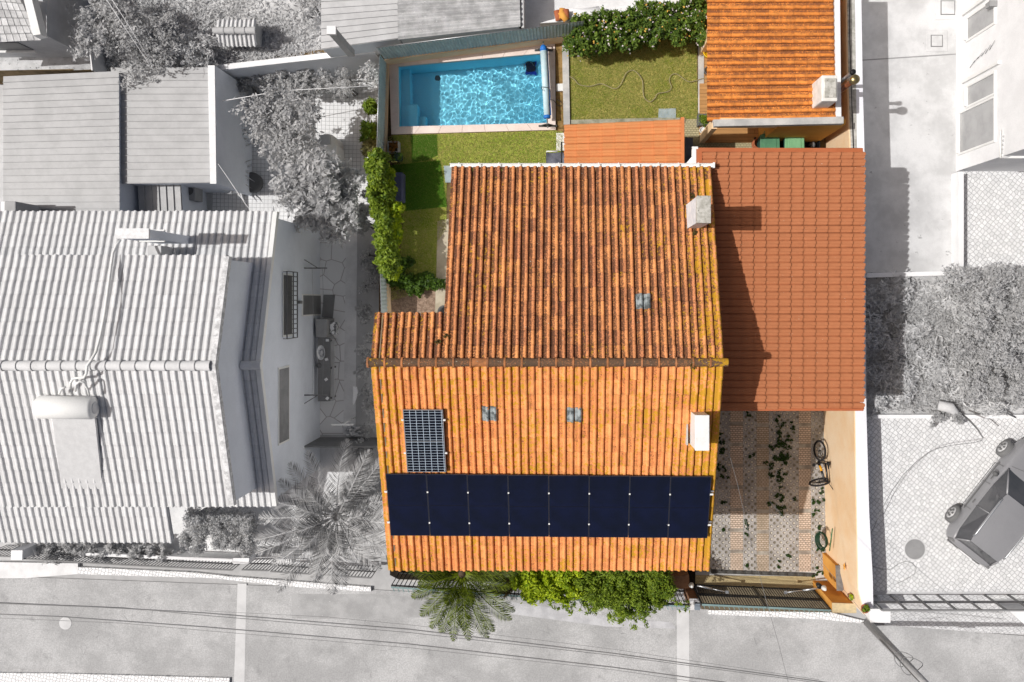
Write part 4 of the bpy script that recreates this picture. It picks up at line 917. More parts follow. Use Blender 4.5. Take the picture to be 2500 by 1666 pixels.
# left strip
r_ = thing('planter', 'square planter of rust-brown foliage beside the metal fence', 'planter'); p0 = P(946, 345, GZ+.35); p1 = P(973, 372, GZ+.35)
m = MB(); 
for (u0, v0, u1, v1) in ((p0.x, p1.y, p1.x, p1.y+.03), (p0.x, p0.y-.03, p1.x, p0.y), (p0.x, p1.y+.03, p0.x+.03, p0.y-.03), (p1.x-.03, p1.y+.03, p1.x, p0.y-.03)): m.box((u0, v0, GZ), (u1, v1, GZ+.35))
m.build('box', MAT['conc'], r_); MB().box((p0.x+.03, p1.y+.03, GZ), (p1.x-.03, p0.y-.03, GZ+.28)).build('soil', MAT['soil'], r_)
V, Fq, vc = leaf_cloud([((p0.x+p1.x)/2, (p0.y+p1.y)/2, GZ+.4, .19, .19, .10, 420)], .035, .6, .2); npmesh('plant', V, Fq, LBR, r_, vc)
pot(972, 384, GZ+.35, GZ, .14, 'round dark green pot below the rust-brown planter', M('pot_dgreen', (.22, .30, .24), .6), LD, pn=200, leafs=.03)
tg = MB().box((0, 0, 0), (.30, .95, .55)); o = tg.build('garden_chest', M('chest_blue_grey', (.35, .37, .48), .5), bevel=.04); p = P(960, 492, GZ+.55); o.location = (p.x, p.y, GZ); tag(o, 'narrow blue-grey garden chest beside the climbing hedge', 'garden chest')
tag(MB().lathe(P(1084, 762, GZ+.3).xyz-Vector((0, 0, .3)), [(.16, 0), (.20, .28), (.22, .28), (.20, .30), (.15, .06)], 24).build('tub', MAT['darkg']), 'round grey tub tucked under the roof corner', 'tub')

# ---------------- hedges of the plot ----------------
def line_blobs(pts, zt, rx, ry, rz, n, jit=.1, seed=0):
    r = random.Random(seed); out = []
    for (x, y) in pts:
      for _k in range(2):
        p = P(x, y, zt); jit_ = jit*1.1+rx*.14; p.x += r.gauss(0, jit_); p.y += r.gauss(0, jit_); out.append((p.x+r.uniform(-jit, jit), p.y+r.uniform(-jit, jit), zt-rz*.6, rx*r.uniform(.55, 1.1), ry*r.uniform(.55, 1.1), rz*r.uniform(.7, 1.15), n*.75))
    return out
hb = line_blobs([(914+k*1.6+3*math.sin(k*1.3), 385+k*15) for k in range(19)], 3.85, .27, .27, .6, 1300, .04, 1)
bush('climbing_hedge', hb, .085, LM, 'leafy climber draped over the fence left of the house', 'hedge', ground=GZ)
hb = line_blobs([(930, 415), (934, 445), (938, 475), (944, 505), (950, 530), (952, 560), (946, 590), (962, 572), (946, 620), (950, 650), (968, 502), (940, 540)], 3.5, .22, .22, .45, 1000, .05, 2)
bush('vine', hb, .11, LB, 'bright yellow-green vine on the garden side of the climbing hedge', 'vine', ground=GZ)
hb = line_blobs([(962, 680), (985, 690), (1005, 690), (1030, 682), (1050, 675), (975, 650)], 2.45, .27, .24, .3, 1100, .08, 3)
bush('shrub', hb, .07, LD, 'dark shrub mass in the shade at the lower end of the narrow lawn', 'shrub', ground=GZ)
rg_ = []
for i_ in range(20):
    x_ = 1406+i_*16.4; f_ = i_/19; t_, b_ = 50-42*f_+5*math.sin(i_), 108-38*f_+6*math.sin(i_*1.7)
    rg_ += [(x_, t_), (x_+6, (t_+b_)/2), (x_-4, b_)]
rs = line_blobs(rg_, 3.3, .25, .25, .6, 800, .03, 4)
rb = bush('rose_hedge', rs, .07, LR, 'long rose hedge dotted with small pale blooms at the top of the lawn', 'hedge', ground=GZ)
for nm, c, n, sd_ in (('white_bloom', (.95, .90, .90), 160, 5), ('yellow_bloom', (.95, .75, .35), 60, 6)):
    bl2 = [(b[0], b[1], b[2]+.03, b[3]*1.06, b[4]*1.06, b[5]*1.04, n/20) for b in rs]
    V, Fq, vc = leaf_cloud(bl2, .075, 1.5, .97, 1.0, seed=sd_); o = npmesh('flowers', V, Fq, mat_leaf(nm, c, tuple(x*.9 for x in c), .2), rb, vc); o['kind'] = 'stuff'; o['label'] = nm.replace('_', ' ')+'s'
fb = line_blobs([(1275, 1425), (1290, 1400), (1310, 1440), (1330, 1410), (1350, 1445), (1365, 1465), (1385, 1420), (1400, 1455), (1345, 1395), (1410, 1400), (1375, 1395), (1300, 1445)], 2.4, .36, .36, .7, 1500, .08, 9)
bush('shrub', fb, .085, LB, 'bright green round-leaved shrub between the palm and the darker bush', 'shrub', ground=0)
fb = line_blobs([(1440, 1410), (1450, 1450), (1470, 1456), (1490, 1400), (1500, 1440), (1510, 1458), (1540, 1410), (1550, 1450), (1560, 1464), (1590, 1420), (1600, 1460), (1620, 1400), (1625, 1440), (1530, 1474), (1580, 1472), (1480, 1470)], 2.6, .40, .38, .8, 1700, .1, 10)
bush('shrub', fb, .06, LM, 'large olive-green bush spilling over the street fence left of the gate', 'shrub', ground=0)
fb = line_blobs([(1440, 1478), (1470, 1490), (1500, 1498), (1515, 1505), (1540, 1500), (1570, 1498), (1600, 1482), (1618, 1468), (1400, 1466), (1370, 1462), (1560, 1508), (1590, 1492)], 2.3, .30, .30, .3, 110, .12, 12)
bush('twigs', fb, .05, LM, 'thin trailing twigs hanging over the street from the large bush', 'plant', ground=0, aspect=2.5)
fb = line_blobs([(1215, 1405), (1235, 1430), (1250, 1410), (1200, 1440), (1225, 1450)], 1.5, .30, .26, .4, 700, .06, 13)
bush('shrub', fb, .05, mat_leaf('leaf_olive', (.24, .20, .08), (.42, .36, .16)), 'brownish shrub between the green palm and the bright shrub', 'shrub', ground=0)
# plants in front of neighbouring fence that keep their colour
for (px, py, r_, m_, lb) in ((903, 258, .16, LM, 'small yellow-green potted tuft left of the fence, the highest of three'), (900, 318, .22, LM, 'spiky yellow-green tuft left of the fence, middle of three'), (902, 362, .22, mat_leaf('leaf_khaki', (.44, .42, .24), (.62, .60, .38)), 'khaki tuft left of the fence, lowest of three')):
    p = P(px, py, 1.2); bush('grass_tuft', [(p.x, p.y, 1.0, r_*1.1, r_*1.3, .35, 700)], .09, m_, lb, 'plant', ground=LZ, aspect=3.5)
# palms
PG = mat_leaf('palm_green', (.11, .18, .03), (.48, .54, .12), .2, .5); PGY = mat_leaf('palm_grey', (.36, .36, .36), (.88, .88, .88), .3, .45)
pc = P(1128, 1402, 3.0)
fr = [(200, 22, 1.9, 60, 10), (188, 40, 1.5, 70, 0), (222, 25, 2.1, 75, 8), (238, 30, 2.2, 80, 5), (252, 20, 2.3, 70, -4), (262, 38, 2.3, 80, 3), (272, 20, 2.0, 65, 0), (280, 40, 2.3, 85, -5), (290, 24, 2.5, 75, 4), (303, 34, 2.3, 80, -6), (315, 22, 2.4, 70, 3), (328, 26, 2.3, 75, -8), (345, 24, 1.7, 60, 0), (2, 30, 2.1, 60, 12), (14, 34, 2.4, 62, 10), (35, 58, 1.2, 60, 0), (70, 66, 1.0, 50, 0), (110, 62, 1.0, 60, 0), (150, 50, 1.2, 70, 0), (175, 30, 2.0, 65, -12), (300, 70, 1.2, 60, 0), (240, 72, 1.2, 60, 0)]
fr = [(a_, b_, l_*.9, d_, e_) for a_, b_, l_, d_, e_ in fr]
palm('palm_tree', 'small green palm between the house front and the street', pc, fr, PG, MAT['bark'], 0, width=.40, tr=.13)
pc = P(822, 1262, 4.0); fr = []
rr_ = random.Random(3)
for k, a in enumerate([8, 25, 45, 62, 85, 108, 125, 140, 158, 176, 190, 205, 218, 232, 246, 258, 270, 284, 298, 312, 326, 342, 355]):
    fr.append((a+rr_.uniform(-4, 4), rr_.uniform(14, 42), rr_.uniform(1.9, 2.5)*(1.0 if a < 90 or a > 290 else 1.05), rr_.uniform(45, 78), rr_.uniform(-15, 15)))
for a in (10, 50, 80, 120, 150, 190, 220, 260, 290, 340): fr.append((a, 66+(a % 3)*5, 1.3, 80, 10))
palm('palm_tree', 'large grey-toned palm at the corner of the left yard', pc, fr, PGY, MAT['barkg'], LZ, width=.50, tr=.2)

# ---------------- street side of the plot: fence, gate, piers ----------------
def picket(name, a, b, zg, zt, step, mat, label, parent=None, cat='fence', rails=(.1, .95), br=.011, gate=False, group=None):
    r_ = thing(name, label, cat, group); d = (b-a); L = d.length; n = max(1, int(L/step)); m = MB(); hgt = zt-zg
    for k in range(n+1):
        p = a+d*(k/n); m.box((p.x-br, p.y-br, zg), (p.x+br, p.y+br, zt))
    m.build('bars', mat, r_)
    m = MB()
    for f in rails:
        z_ = zg+hgt*f; dn_ = Vector((-d.y, d.x, 0)).normalized()*.022
        m.prism([((a-dn_).x, (a-dn_).y), ((b-dn_).x, (b-dn_).y), ((b+dn_).x, (b+dn_).y), ((a+dn_).x, (a+dn_).y)], z_-.02, z_+.02)
    m.build('rails', mat, r_); return r_
GG = M('gate_green', (.30, .38, .37), .5); GT_ = M('gate_top', (.52, .62, .62), .45)
ga = P(1714, 1477, 2.1); gb = P(2031, 1491, 2.1); ga.z = gb.z = 0; gate = thing('driveway_gate', 'dark barred double driveway gate between the white pillar and the ochre pier', 'gate')
d = gb-ga; dn_ = Vector((-d.y, d.x, 0)).normalized()
for (t0, t1) in ((0, .497), (.503, 1)):
    m = MB(); p0 = ga+d*t0; p1 = ga+d*t1; n = 24
    for k in range(n+1):
        p = p0.lerp(p1, k/n); m.box((p.x-.010, p.y-.010, .12), (p.x+.010, p.y+.010, 2.08))
    for z_ in (.12, 1.02, 1.16, 2.0):
        w_ = .02; m.prism([((p0-dn_*w_).x, (p0-dn_*w_).y), ((p1-dn_*w_).x, (p1-dn_*w_).y), ((p1+dn_*w_).x, (p1+dn_*w_).y), ((p0+dn_*w_).x, (p0+dn_*w_).y)], z_-.02, z_+.02)
    for q_ in (p0, p1): m.box((q_.x-.03, q_.y-.03, .05), (q_.x+.03, q_.y+.03, 2.08))
    lf = m.build('leaf', MAT['iron'], gate)
    m = MB(); m.prism([((p0-dn_*.03).x, (p0-dn_*.03).y), ((p1-dn_*.03).x, (p1-dn_*.03).y), ((p1+dn_*.03).x, (p1+dn_*.03).y), ((p0+dn_*.03).x, (p0+dn_*.03).y)], 2.08, 2.10)
    for k in range(13):
        p = p0.lerp(p1, (k+.5)/13); m.box((p.x-.01, p.y-.14, 2.06), (p.x+.01, p.y-.03, 2.08), rz=.4)
    m.build('top_rail', GT_, lf)
for (s, e_) in ((P(1702, 1430, 1.1), P(1775, 1446, 1.1)), (P(2003, 1436, 1.1), P(1918, 1447, 1.1))):
    m = MB(); m.tube([s, s.lerp(e_, .5)], .032, 10); m.tube([s.lerp(e_, .5), e_], .018, 8); m.box((e_.x-.05, e_.y-.05, e_.z-.04), (e_.x+.05, e_.y+.05, e_.z+.02)); m.build('opener_arm', MAT['alu'], gate)
def pier(name, top, zt, zb, faces, topm, label, cat='pier', extra=None):
    r_ = thing(name, label, cat); slab('shaft', top, zt-.05, zb, faces, r_); xs = worldpoly(top, zt); cx_ = sum(x for x, y in xs)/len(xs); cy_ = sum(y for x, y in xs)/len(xs)
    m = MB().prism([(cx_+(x-cx_)*1.04, cy_+(y-cy_)*1.04) for x, y in xs], zt-.05, zt); m.build('cap', topm, r_); return r_
BR_ = M('brown_render', (.62, .46, .34), .9, (.50, .36, .27), 4)
pier('gate_pillar', [(1684, 1463), (1710, 1463), (1710, 1489), (1684, 1489)], 1.55, 0, BR_, M('pier_top', (.86, .85, .84), .9, (.7, .7, .72), 6), 'white topped square pillar at the left end of the driveway gate', 'pillar')
p = P(1703, 1480, 1.62); tag(MB().box((p.x-.10, p.y-.12, 1.56), (p.x+.08, p.y+.10, 1.68)).build('junction_box', M('box_grey', (.52, .56, .60), .6), bevel=.01), 'small grey box fixed on the white gate pillar top', 'box')
tag(MB().prism(worldpoly([(1638, 1408), (1682, 1404), (1684, 1436), (1640, 1440)], 1.2), 0, 1.2).build('low_wall', BR_), 'short brown wall between the large bush and the gate pillar', 'wall')
pier('gate_pier', [(2033, 1473), (2090, 1475), (2090, 1497), (2034, 1497)], 2.3, 0, MAT['ochre'], M('pier_top2', (.84, .76, .60), .9, (.74, .68, .55), 5), 'wide ochre pier with a sandy top at the right end of the driveway gate')
ip = thing('intercom_post', 'thin ochre wall stub with a grey top inside the driveway', 'wall stub'); slab('wall', [(2041, 1382), (2056, 1382), (2058, 1442), (2044, 1442)], 1.5, 0, MAT['ochre'], ip); slab('cap', [(2040, 1381), (2057, 1381), (2059, 1443), (2043, 1443)], 1.53, 1.5, M('slate_cap', (.50, .49, .48), .9, (.42, .41, .41), 8), ip)
for (px, py, zz, lb) in ((1690, 1434, 1.62, 'white lamp on the shaded gate pillar'), (2016, 1441, 2.36, 'white lamp on the ochre gate pier')):
    p = P(px, py, zz-.05); m = MB().lathe((p.x, p.y, zz-.3), [(.06, 0), (.09, .04), (.05, .20), (.02, .24)], 16); tag(m.build('lamp', MAT['white']), lb, 'lamp')
pot(2113, 1487, 3.35, 3.2, .13, 'clay pot with a small green plant on the end of the tall wall', MAT['clay'], LM, ph=.1)
pot(2076, 1456, 2.45, 2.3, .07, 'small pot with a leafy sprig on the ochre gate pier', MAT['clay'], LB, ph=.16, pn=260)
bp = thing('brown_bucket', 'dark brown bucket hanging at the end of the pier hinge', 'bucket'); 
p = P(2001, 1432, 1.9); MB().lathe((p.x, p.y, 1.7), [(.07, 0), (.09, .2), (.08, .22)], 14).build('bucket', MAT['black'], bp)
st = thing('wall_star', 'small ochre star ornament on the tall peach wall', 'ornament'); p = P(2058, 1377, 1.9); m = MB(); n5 = []
for k in range(10):
    a_ = k*math.pi/5; r1 = .11 if k % 2 == 0 else .045; n5.append((p.x-.0, p.y+r1*math.cos(a_), 2.2+r1*math.sin(a_)))
xw = 8.93; m.add([(9.17, y, z_) for _, y, z_ in n5]+[(9.14, y, z_) for _, y, z_ in n5], [tuple(range(10)), tuple(range(10, 20))[::-1]]+[(i, (i+1) % 10, 10+(i+1) % 10, 10+i) for i in range(10)]); m.build('star', MAT['ochre'], st)
# fence in front of the front bed
picket('street_fence', P(955, 1431, 1.55).xy.to_3d(), P(1255, 1452, 1.55).xy.to_3d(), .0, 1.55, .14, MAT['iron'], 'dark picket fence along the street behind the green palm')
picket('street_fence', P(1255, 1452, 1.55).xy.to_3d(), P(1683, 1479, 1.55).xy.to_3d(), .0, 1.55, .14, MAT['iron'], 'dark picket fence under the large bush up to the white pillar')
m = MB(); 
for (a, b) in ((P(955, 1432, 1.58), P(1255, 1453, 1.58)), (P(1255, 1453, 1.58), P(1683, 1480, 1.58))):
    m.prism([(a.x, a.y), (b.x, b.y), (b.x, b.y-.05), (a.x, a.y-.05)], 1.57, 1.6)
    d = b-a
    for k in range(int(d.length/.16)):
        p = a+d*((k+.5)/int(d.length/.16)); m.box((p.x-.012, p.y-.17, 1.57), (p.x+.012, p.y-.05, 1.59), rz=.45)
tag(m.build('fence_rail', GT_), 'pale top rail with small hooks along the street fence', 'rail')
# house front ledge and stones seen between the eave and the palm
tag(MB().box((-4.7, -7.75, .6), (-2.0, -7.66, .72)).build('window_sill', MAT['stonecap']), 'pale stone ledge under the eave left of the green palm', 'ledge')
# hoses on the wall
hr = thing('hose_reel', 'coiled green garden hose hanging on the peach wall', 'garden hose'); p = P(2022, 1322, .9); m = MB()
for k in range(7):
    R_ = .24+.012*k; tl_ = math.radians(38); m.tube([(8.95-.06*k*.3+R_*math.sin(t)*.35-.05, p.y+R_*math.cos(t)+.02*math.sin(k), .8+R_*math.sin(t)*.8) for t in np.linspace(0, 6.28, 26)[:-1]], .014, 6, closed=True)
m.build('coil', M('hose_green', (.12, .24, .16), .5), hr); MB().tube([(9.05, p.y+.55, 1.3), (9.02, p.y+.2, 1.25), (9.0, p.y-.25, 1.15)], .02, 8).build('nozzle_tube', M('hose_green2', (.16, .42, .26), .4), hr)
# mountain bike leaning on the wall
bk = thing('bicycle', 'dark mountain bike with yellow accents leaning on the peach wall', 'bicycle'); bl0 = P(1995, 1100, .0)
TILT = math.radians(73)
def B3(s, h, o=0):      # s along -Y from rear wheel centre, h height, leaning towards +X (wall)
    return Vector((8.80+h*math.cos(TILT)+o*math.sin(TILT), P(2008, 1100, .3).y-s, h*math.sin(TILT)+o*-math.cos(TILT)+.02))
def wheel(cs, parent, rot=None, C=None):
    Rw = .34
    if C is None:
        ring = [B3(cs+Rw*math.cos(t), .35+Rw*math.sin(t)) for t in np.linspace(0, 2*math.pi, 33)[:-1]]; c0 = B3(cs, .35)
    else:
        u, v = C; c0 = B3(cs, .35); ring = [c0+u*Rw*math.cos(t)+v*Rw*math.sin(t) for t in np.linspace(0, 2*math.pi, 33)[:-1]]
    w_ = MB().tube(ring, .034, 8, closed=True).build('wheel', M('tyre', (.17, .16, .16), .8), parent)
    MB().tube([c0+(p-c0)*.90 for p in ring], .010, 6, closed=True).build('rim', MAT['black'], w_)
    m = MB()
    for k in range(0, 32, 2): m.tube([c0, c0+(ring[k]-c0)*.9], .004, 3)
    m.tube([c0+(ring[0]-c0).cross(ring[8]-c0).normalized()*s for s in (-.06, .06)], .02, 8); m.build('spokes', MAT['black'], w_)
wheel(0, bk)
head = B3(1.02, .78); hub2 = B3(1.06, .35)
dirv = Vector((-.96, -.28, 0)).normalized(); side = Vector((0, 0, 1)); wheel(1.10, bk, C=(dirv, Vector((.16, -.03, .98)).normalized()))
YE = M('bike_frame', (.12, .11, .12), .35, spec=.6)
m = MB(); bb = B3(.44, .30); st_ = B3(.36, .80); hd0 = B3(1.0, .66); hd1 = B3(.98, .82)
m.tube([bb, hd0], .04, 8); m.tube([B3(.38, .70), hd1], .034, 8); m.tube([bb, st_], .022, 8); m.tube([hd0, hd1], .032, 8)
for o in (-.05, .05): m.tube([B3(0, .35, o), bb], .010, 6); m.tube([B3(0, .35, o), B3(.37, .70)], .009, 6)
for o in (-.05, .05): m.tube([hd0, B3(1.08, .36, o)], .014, 6)
m.build('frame', YE, bk)
MB().tube([bb.lerp(hd0, .15), bb.lerp(hd0, .45)], .042, 8).build('decal', M('yellow_paint', (.95, .66, .10), .4), bk)
m = MB(); a_ = B3(.30, .86); b_ = B3(.54, .88); m.tube([a_, a_.lerp(b_, .35), a_.lerp(b_, .7), b_], [.06, .055, .03, .02], 10); m.build('saddle', MAT['black'], bk)
m = MB(); hb0 = B3(1.02, .88); m.tube([hd1, hb0], .018, 8); m.tube([hb0+Vector((-.10, .10, -.1)), hb0, hb0+Vector((.18, -.30, .12))], .013, 8); m.tube([hb0+Vector((.14, -.22, .1)), hb0+Vector((.24, -.36, .14))], .019, 8); m.build('handlebar', MAT['black'], bk)
m = MB().lathe(bb, [(.09, -.01), (.09, .01)], 20, axis=(math.sin(TILT), 0, -math.cos(TILT))); m.tube([bb, bb+Vector((-.14, -.06, .0))], .010, 6); m.box(tuple(bb+Vector((-.22, -.12, -.02))), tuple(bb+Vector((-.12, -.02, .01)))); m.build('crank', MAT['black'], bk)
# ---------------- left neighbour's house ----------------
ln = thing('neighbour_house', 'pale grey neighbouring house with a large tiled roof at the left', 'house')
TG = mat_tile('grey_tile', (.87, .87, .87), (.84, .84, .84), (.66, .66, .66), 0, 0, 0, .08, 0, blotch=.5)
LX1, LY = -8.62, -1.80; ZB, SB = 6.3, .317
def zb(y): return ZB-SB*abs(y-LY)
yn, ys = 2.62, -6.03; XW = -21.5
def vb(x, y, o=0): return (x, y, zb(y)+o)
n1 = round((LX1-XW)/.2)
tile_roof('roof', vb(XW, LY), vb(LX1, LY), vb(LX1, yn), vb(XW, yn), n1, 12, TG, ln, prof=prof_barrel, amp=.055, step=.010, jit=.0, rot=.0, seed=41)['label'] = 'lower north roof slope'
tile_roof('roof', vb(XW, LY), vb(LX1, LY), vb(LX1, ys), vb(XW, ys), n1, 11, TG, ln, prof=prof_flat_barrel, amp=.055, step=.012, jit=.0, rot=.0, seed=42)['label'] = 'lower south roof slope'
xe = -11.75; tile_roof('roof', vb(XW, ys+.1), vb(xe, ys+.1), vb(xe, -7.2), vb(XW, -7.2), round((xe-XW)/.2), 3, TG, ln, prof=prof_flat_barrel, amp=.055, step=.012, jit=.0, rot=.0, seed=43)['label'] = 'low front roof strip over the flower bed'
m = MB()
for (y0, y1) in ((LY, yn), (LY, ys)): m.add([vb(XW, y0, -.07), vb(LX1, y0, -.07), vb(LX1, y1, -.07), vb(XW, y1, -.07)], [(0, 1, 2, 3)])
m.add([vb(XW, ys, -.07), vb(xe, ys, -.07), vb(xe, -7.15, -.07), vb(XW, -7.15, -.07)], [(0, 1, 2, 3)]); m.build('roof_deck', G(.7, 'deck_grey'), ln)
m = MB(); x0, x1 = XW, LX1-.0
f = lambda x: [(x, yn-.15, 0), (x, ys+.15, 0), (x, ys+.15, zb(ys)-.1), (x, LY, ZB-.1), (x, yn-.15, zb(yn)-.1)]
m.add(f(x0)+f(x1), [(0, 1, 2, 3, 4), (9, 8, 7, 6, 5), (0, 5, 6, 1), (1, 6, 7, 2), (2, 7, 8, 3), (3, 8, 9, 4), (4, 9, 5, 0)]); m.build('wall', MAT['wallg'], ln)
m = MB(); 
for (ya, yb) in ((yn+.02, LY), (LY, ys-.02)):
    m.add([(LX1-.02, ya, zb(ya)+.08), (LX1+.11, ya, zb(ya)+.08), (LX1+.11, yb, zb(yb)+.08), (LX1-.02, yb, zb(yb)+.08), (LX1-.02, ya, zb(ya)-.12), (LX1+.11, ya, zb(ya)-.12), (LX1+.11, yb, zb(yb)-.12), (LX1-.02, yb, zb(yb)-.12)], [(0, 1, 2, 3), (1, 5, 6, 2), (0, 4, 5, 1), (3, 2, 6, 7), (4, 7, 6, 5)])
m.build('verge', MAT['white'], ln)
# raised upper roof with gable wall
XA = -9.10; ZA = 8.0; ya0, ya1 = 1.20, -5.60
def za(y): return ZA-SB*abs(y+1.68)
def va(x, y, o=0): return (x, y, za(y)+o)
n2 = round((XA-XW)/.2)
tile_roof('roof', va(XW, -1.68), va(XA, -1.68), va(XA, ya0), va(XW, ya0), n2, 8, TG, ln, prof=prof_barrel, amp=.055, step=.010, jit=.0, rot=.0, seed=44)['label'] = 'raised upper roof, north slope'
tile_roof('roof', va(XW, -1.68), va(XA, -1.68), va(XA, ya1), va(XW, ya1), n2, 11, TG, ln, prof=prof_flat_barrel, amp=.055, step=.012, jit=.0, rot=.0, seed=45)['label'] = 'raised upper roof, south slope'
m = MB(); f = lambda x: [(x, ya0-.1, 5.0), (x, ya1+.1, 4.6), (x, ya1+.1, za(ya1)-.06), (x, -1.68, ZA-.06), (x, ya0-.1, za(ya0)-.06)]
m.add(f(XW)+f(XA+.03), [(0, 1, 2, 3, 4), (9, 8, 7, 6, 5), (0, 5, 6, 1), (1, 6, 7, 2), (2, 7, 8, 3), (3, 8, 9, 4), (4, 9, 5, 0)]); m.build('wall', MAT['wallg'], ln)
m = MB()
for (ya, yb) in ((ya0, -1.68), (-1.68, ya1)):
    m.add([(XA-.10, ya, za(ya)+.10), (XA+.05, ya, za(ya)+.10), (XA+.05, yb, za(yb)+.10), (XA-.10, yb, za(yb)+.10), (XA-.10, ya, za(ya)-.1), (XA+.05, ya, za(ya)-.1), (XA+.05, yb, za(yb)-.1), (XA-.10, yb, za(yb)-.1)], [(0, 1, 2, 3), (1, 5, 6, 2), (0, 4, 5, 1), (3, 2, 6, 7), (4, 7, 6, 5)])
m.build('verge', M('verge_stone', (.94, .94, .94), .9, (.72, .72, .72), 7, specks=[((.55, .55, .55), 18, .66)]), ln)
def ridge_line(x0, x1, y, z, r, n, mat, parent, name='ridge'):
    m = MB(); L = (x1-x0)/n
    for i in range(n):
        a = np.linspace(-.1*math.pi, 1.1*math.pi, 11)
        for (xa, xb, ra, rb) in ((x0+i*L, x0+(i+1)*L+.02, r*.92, r*1.1),):
            vs = [(xa, y+math.cos(t)*ra, z+math.sin(t)*ra) for t in a]+[(xb, y+math.cos(t)*rb, z+math.sin(t)*rb) for t in a]
            m.add(vs, [(k, k+1, 12+k, 11+k) for k in range(10)], True)
    return m.build(name, mat, parent)
RG = G(.88, 'ridge_grey'); ridge_line(XW, XA-.10, -1.68, ZA+.03, .13, 32, RG, ln); ridge_line(XA+.05, LX1+.12, LY, ZB+.03, .13, 1, RG, ln)
# windows, grille, door on the gable wall
def east_window(px, py0, py1, zs0, zs1, label, bars=False, mat=None):
    x = LX1; y0 = P(px, py0, (zs0+zs1)/2).y; y1 = P(px, py1, (zs0+zs1)/2).y; ya, yb = min(y0, y1), max(y0, y1)
    w_ = MB().box((x+.001, ya, zs0), (x+.03, yb, zs1)).build('window', MAT['white'], ln); w_['label'] = label
    MB().box((x+.031, ya+.06, zs0+.06), (x+.036, yb-.06, zs1-.06)).build('pane', mat or MAT['glassg'], w_)
    if bars:
        m = MB()
        for k in range(15): 
            y = ya-.05+(yb-ya+.1)*k/14; m.box((x+.16, y-.012, zs0-.05), (x+.18, y+.012, zs1+.05))
        for z_ in (zs0-.05, zs0+.35, zs1+.05): m.box((x+.15, ya-.06, z_-.015), (x+.18, yb+.06, z_+.015))
        for y in (ya-.05, yb+.05):
            for z_ in (zs0, zs1): m.box((x+.03, y-.01, z_-.01), (x+.16, y+.01, z_+.01))
        m.build('grille', MAT['darkg'], w_)
east_window(686, 668, 822, 3.3, 4.2, 'upper window behind a dark grille', True, MAT['darkg'])
east_window(668, 895, 1082, 3.6, 4.6, 'long high window in three panes')
y0 = P(760, 722, 1.2).y; y1 = P(760, 768, 1.2).y; w_ = MB().box((LX1+.001, y1-.05, LZ), (LX1+.03, y0+.05, 2.3)).build('door', MAT['white'], ln); MB().box((LX1+.031, y1, LZ+.03), (LX1+.036, y0, 2.22)).build('pane', MAT['irong'], w_)
# brackets of the washing line
for k, py in enumerate((655, 965)):
    br_ = thing('clothes_bracket', ['upper', 'lower'][k]+' dark steel clothes line bracket on the pale gable wall', 'bracket'); z_ = 2.0; y = P(710, py, z_).y; m = MB()
    m.tube([(LX1, y, z_), (LX1+.75, y, z_)], .022, 6); m.tube([(LX1, y+(.28 if k == 0 else -.28), z_), (LX1+.45, y, z_)], .014, 6)
    for x in (.28, .62): m.tube([(LX1+x, y, z_), (LX1+x, y, z_+.10)], .012, 5)
    m.build('arm', MAT['irong'], br_)
m = MB(); ya, yb = P(710, 655, 2).y, P(710, 965, 2).y
for x in (.28, .62): m.tube([(LX1+x, ya+(yb-ya)*t, 2.08-.15*math.sin(math.pi*t)) for t in np.linspace(0, 1, 9)], .005, 4)
tag(m.build('washing_line', G(.6, 'line_grey')), 'two thin washing lines strung along the pale gable wall', 'washing line')
lp = MB().box((LX1+.001, P(730, 738, 2.6).y-.05, 2.5), (LX1+.10, P(730, 738, 2.6).y+.05, 2.75)); lp.build('wall_lamp', MAT['irong'], ln, bevel=.01)
# chimney on the lower north slope
(xa, y1_), (xb, y0_) = worldpoly([(281, 558), (363, 583)], 7.6); b_ = MB().box((xa+.03, y0_+.02, 5.0), (xb-.01, y1_-.02, 7.52)).build('chimney', MAT['wallg'], ln)
MB().box((xa, y0_, 7.52), (xb, y1_, 7.6)).build('cap', M('cap_speck', (.95, .95, .95), .9, (.86, .86, .86), 8, specks=[((.6, .6, .6), 20, .66)]), b_)
MB().box((xa+.1, y0_-.02, 6.55), (xb-.05, y1_+.05, 6.62)).build('ledge', MAT['white'], b_)
# white pipe over the roof and solar boiler
wh = thing('solar_water_heater', 'white cylinder tank of a solar water heater lying on the neighbouring roof', 'water heater')
c0 = P(98, 994, 7.9); c1_ = P(226, 996, 7.9); MB().tube([c0+Vector((-.06, 0, 0)), c0, c1_, c1_+Vector((.06, 0, 0))], [.24, .30, .30, .24], 28).build('tank', MAT['white'], wh)
MB().lathe(c1_+Vector((.061, 0, 0)), [(.16, 0), (.15, .01), (.08, .012)], 20, axis=(1, 0, 0)).build('end_cap', G(.84, 'endcap'), wh)
m = MB(); a = [P(128, 1022, 7.75), P(231, 1022, 7.75), P(250, 1195, 6.95), P(150, 1193, 6.95)]; m.add(a+[v-Vector((0, 0, .09)) for v in a], [(3, 2, 1, 0), (4, 5, 6, 7), (0, 1, 5, 4), (1, 2, 6, 5), (2, 3, 7, 6), (3, 0, 4, 7)]); m.build('collector', M('collector_grey', (.84, .84, .84), .5, (.80, .80, .80), 6), wh)
m = MB()
for x in (.12, .82):
    p0 = P(128, 1022, 7.6).lerp(P(231, 1022, 7.6), x); m.tube([p0+Vector((0, .5, .05)), p0+Vector((0, -2.0, -.95))], .02, 6)
m.build('frame', MAT['alu'], wh)
def ptube(pts, r, mat, name, parent, n=8): return MB().tube([P(x, y, z) for x, y, z in pts], r, n).build(name, mat, parent)
pp = thing('insulated_pipe', 'white insulated pipe snaking over the neighbouring roof to the water tank', 'pipe')
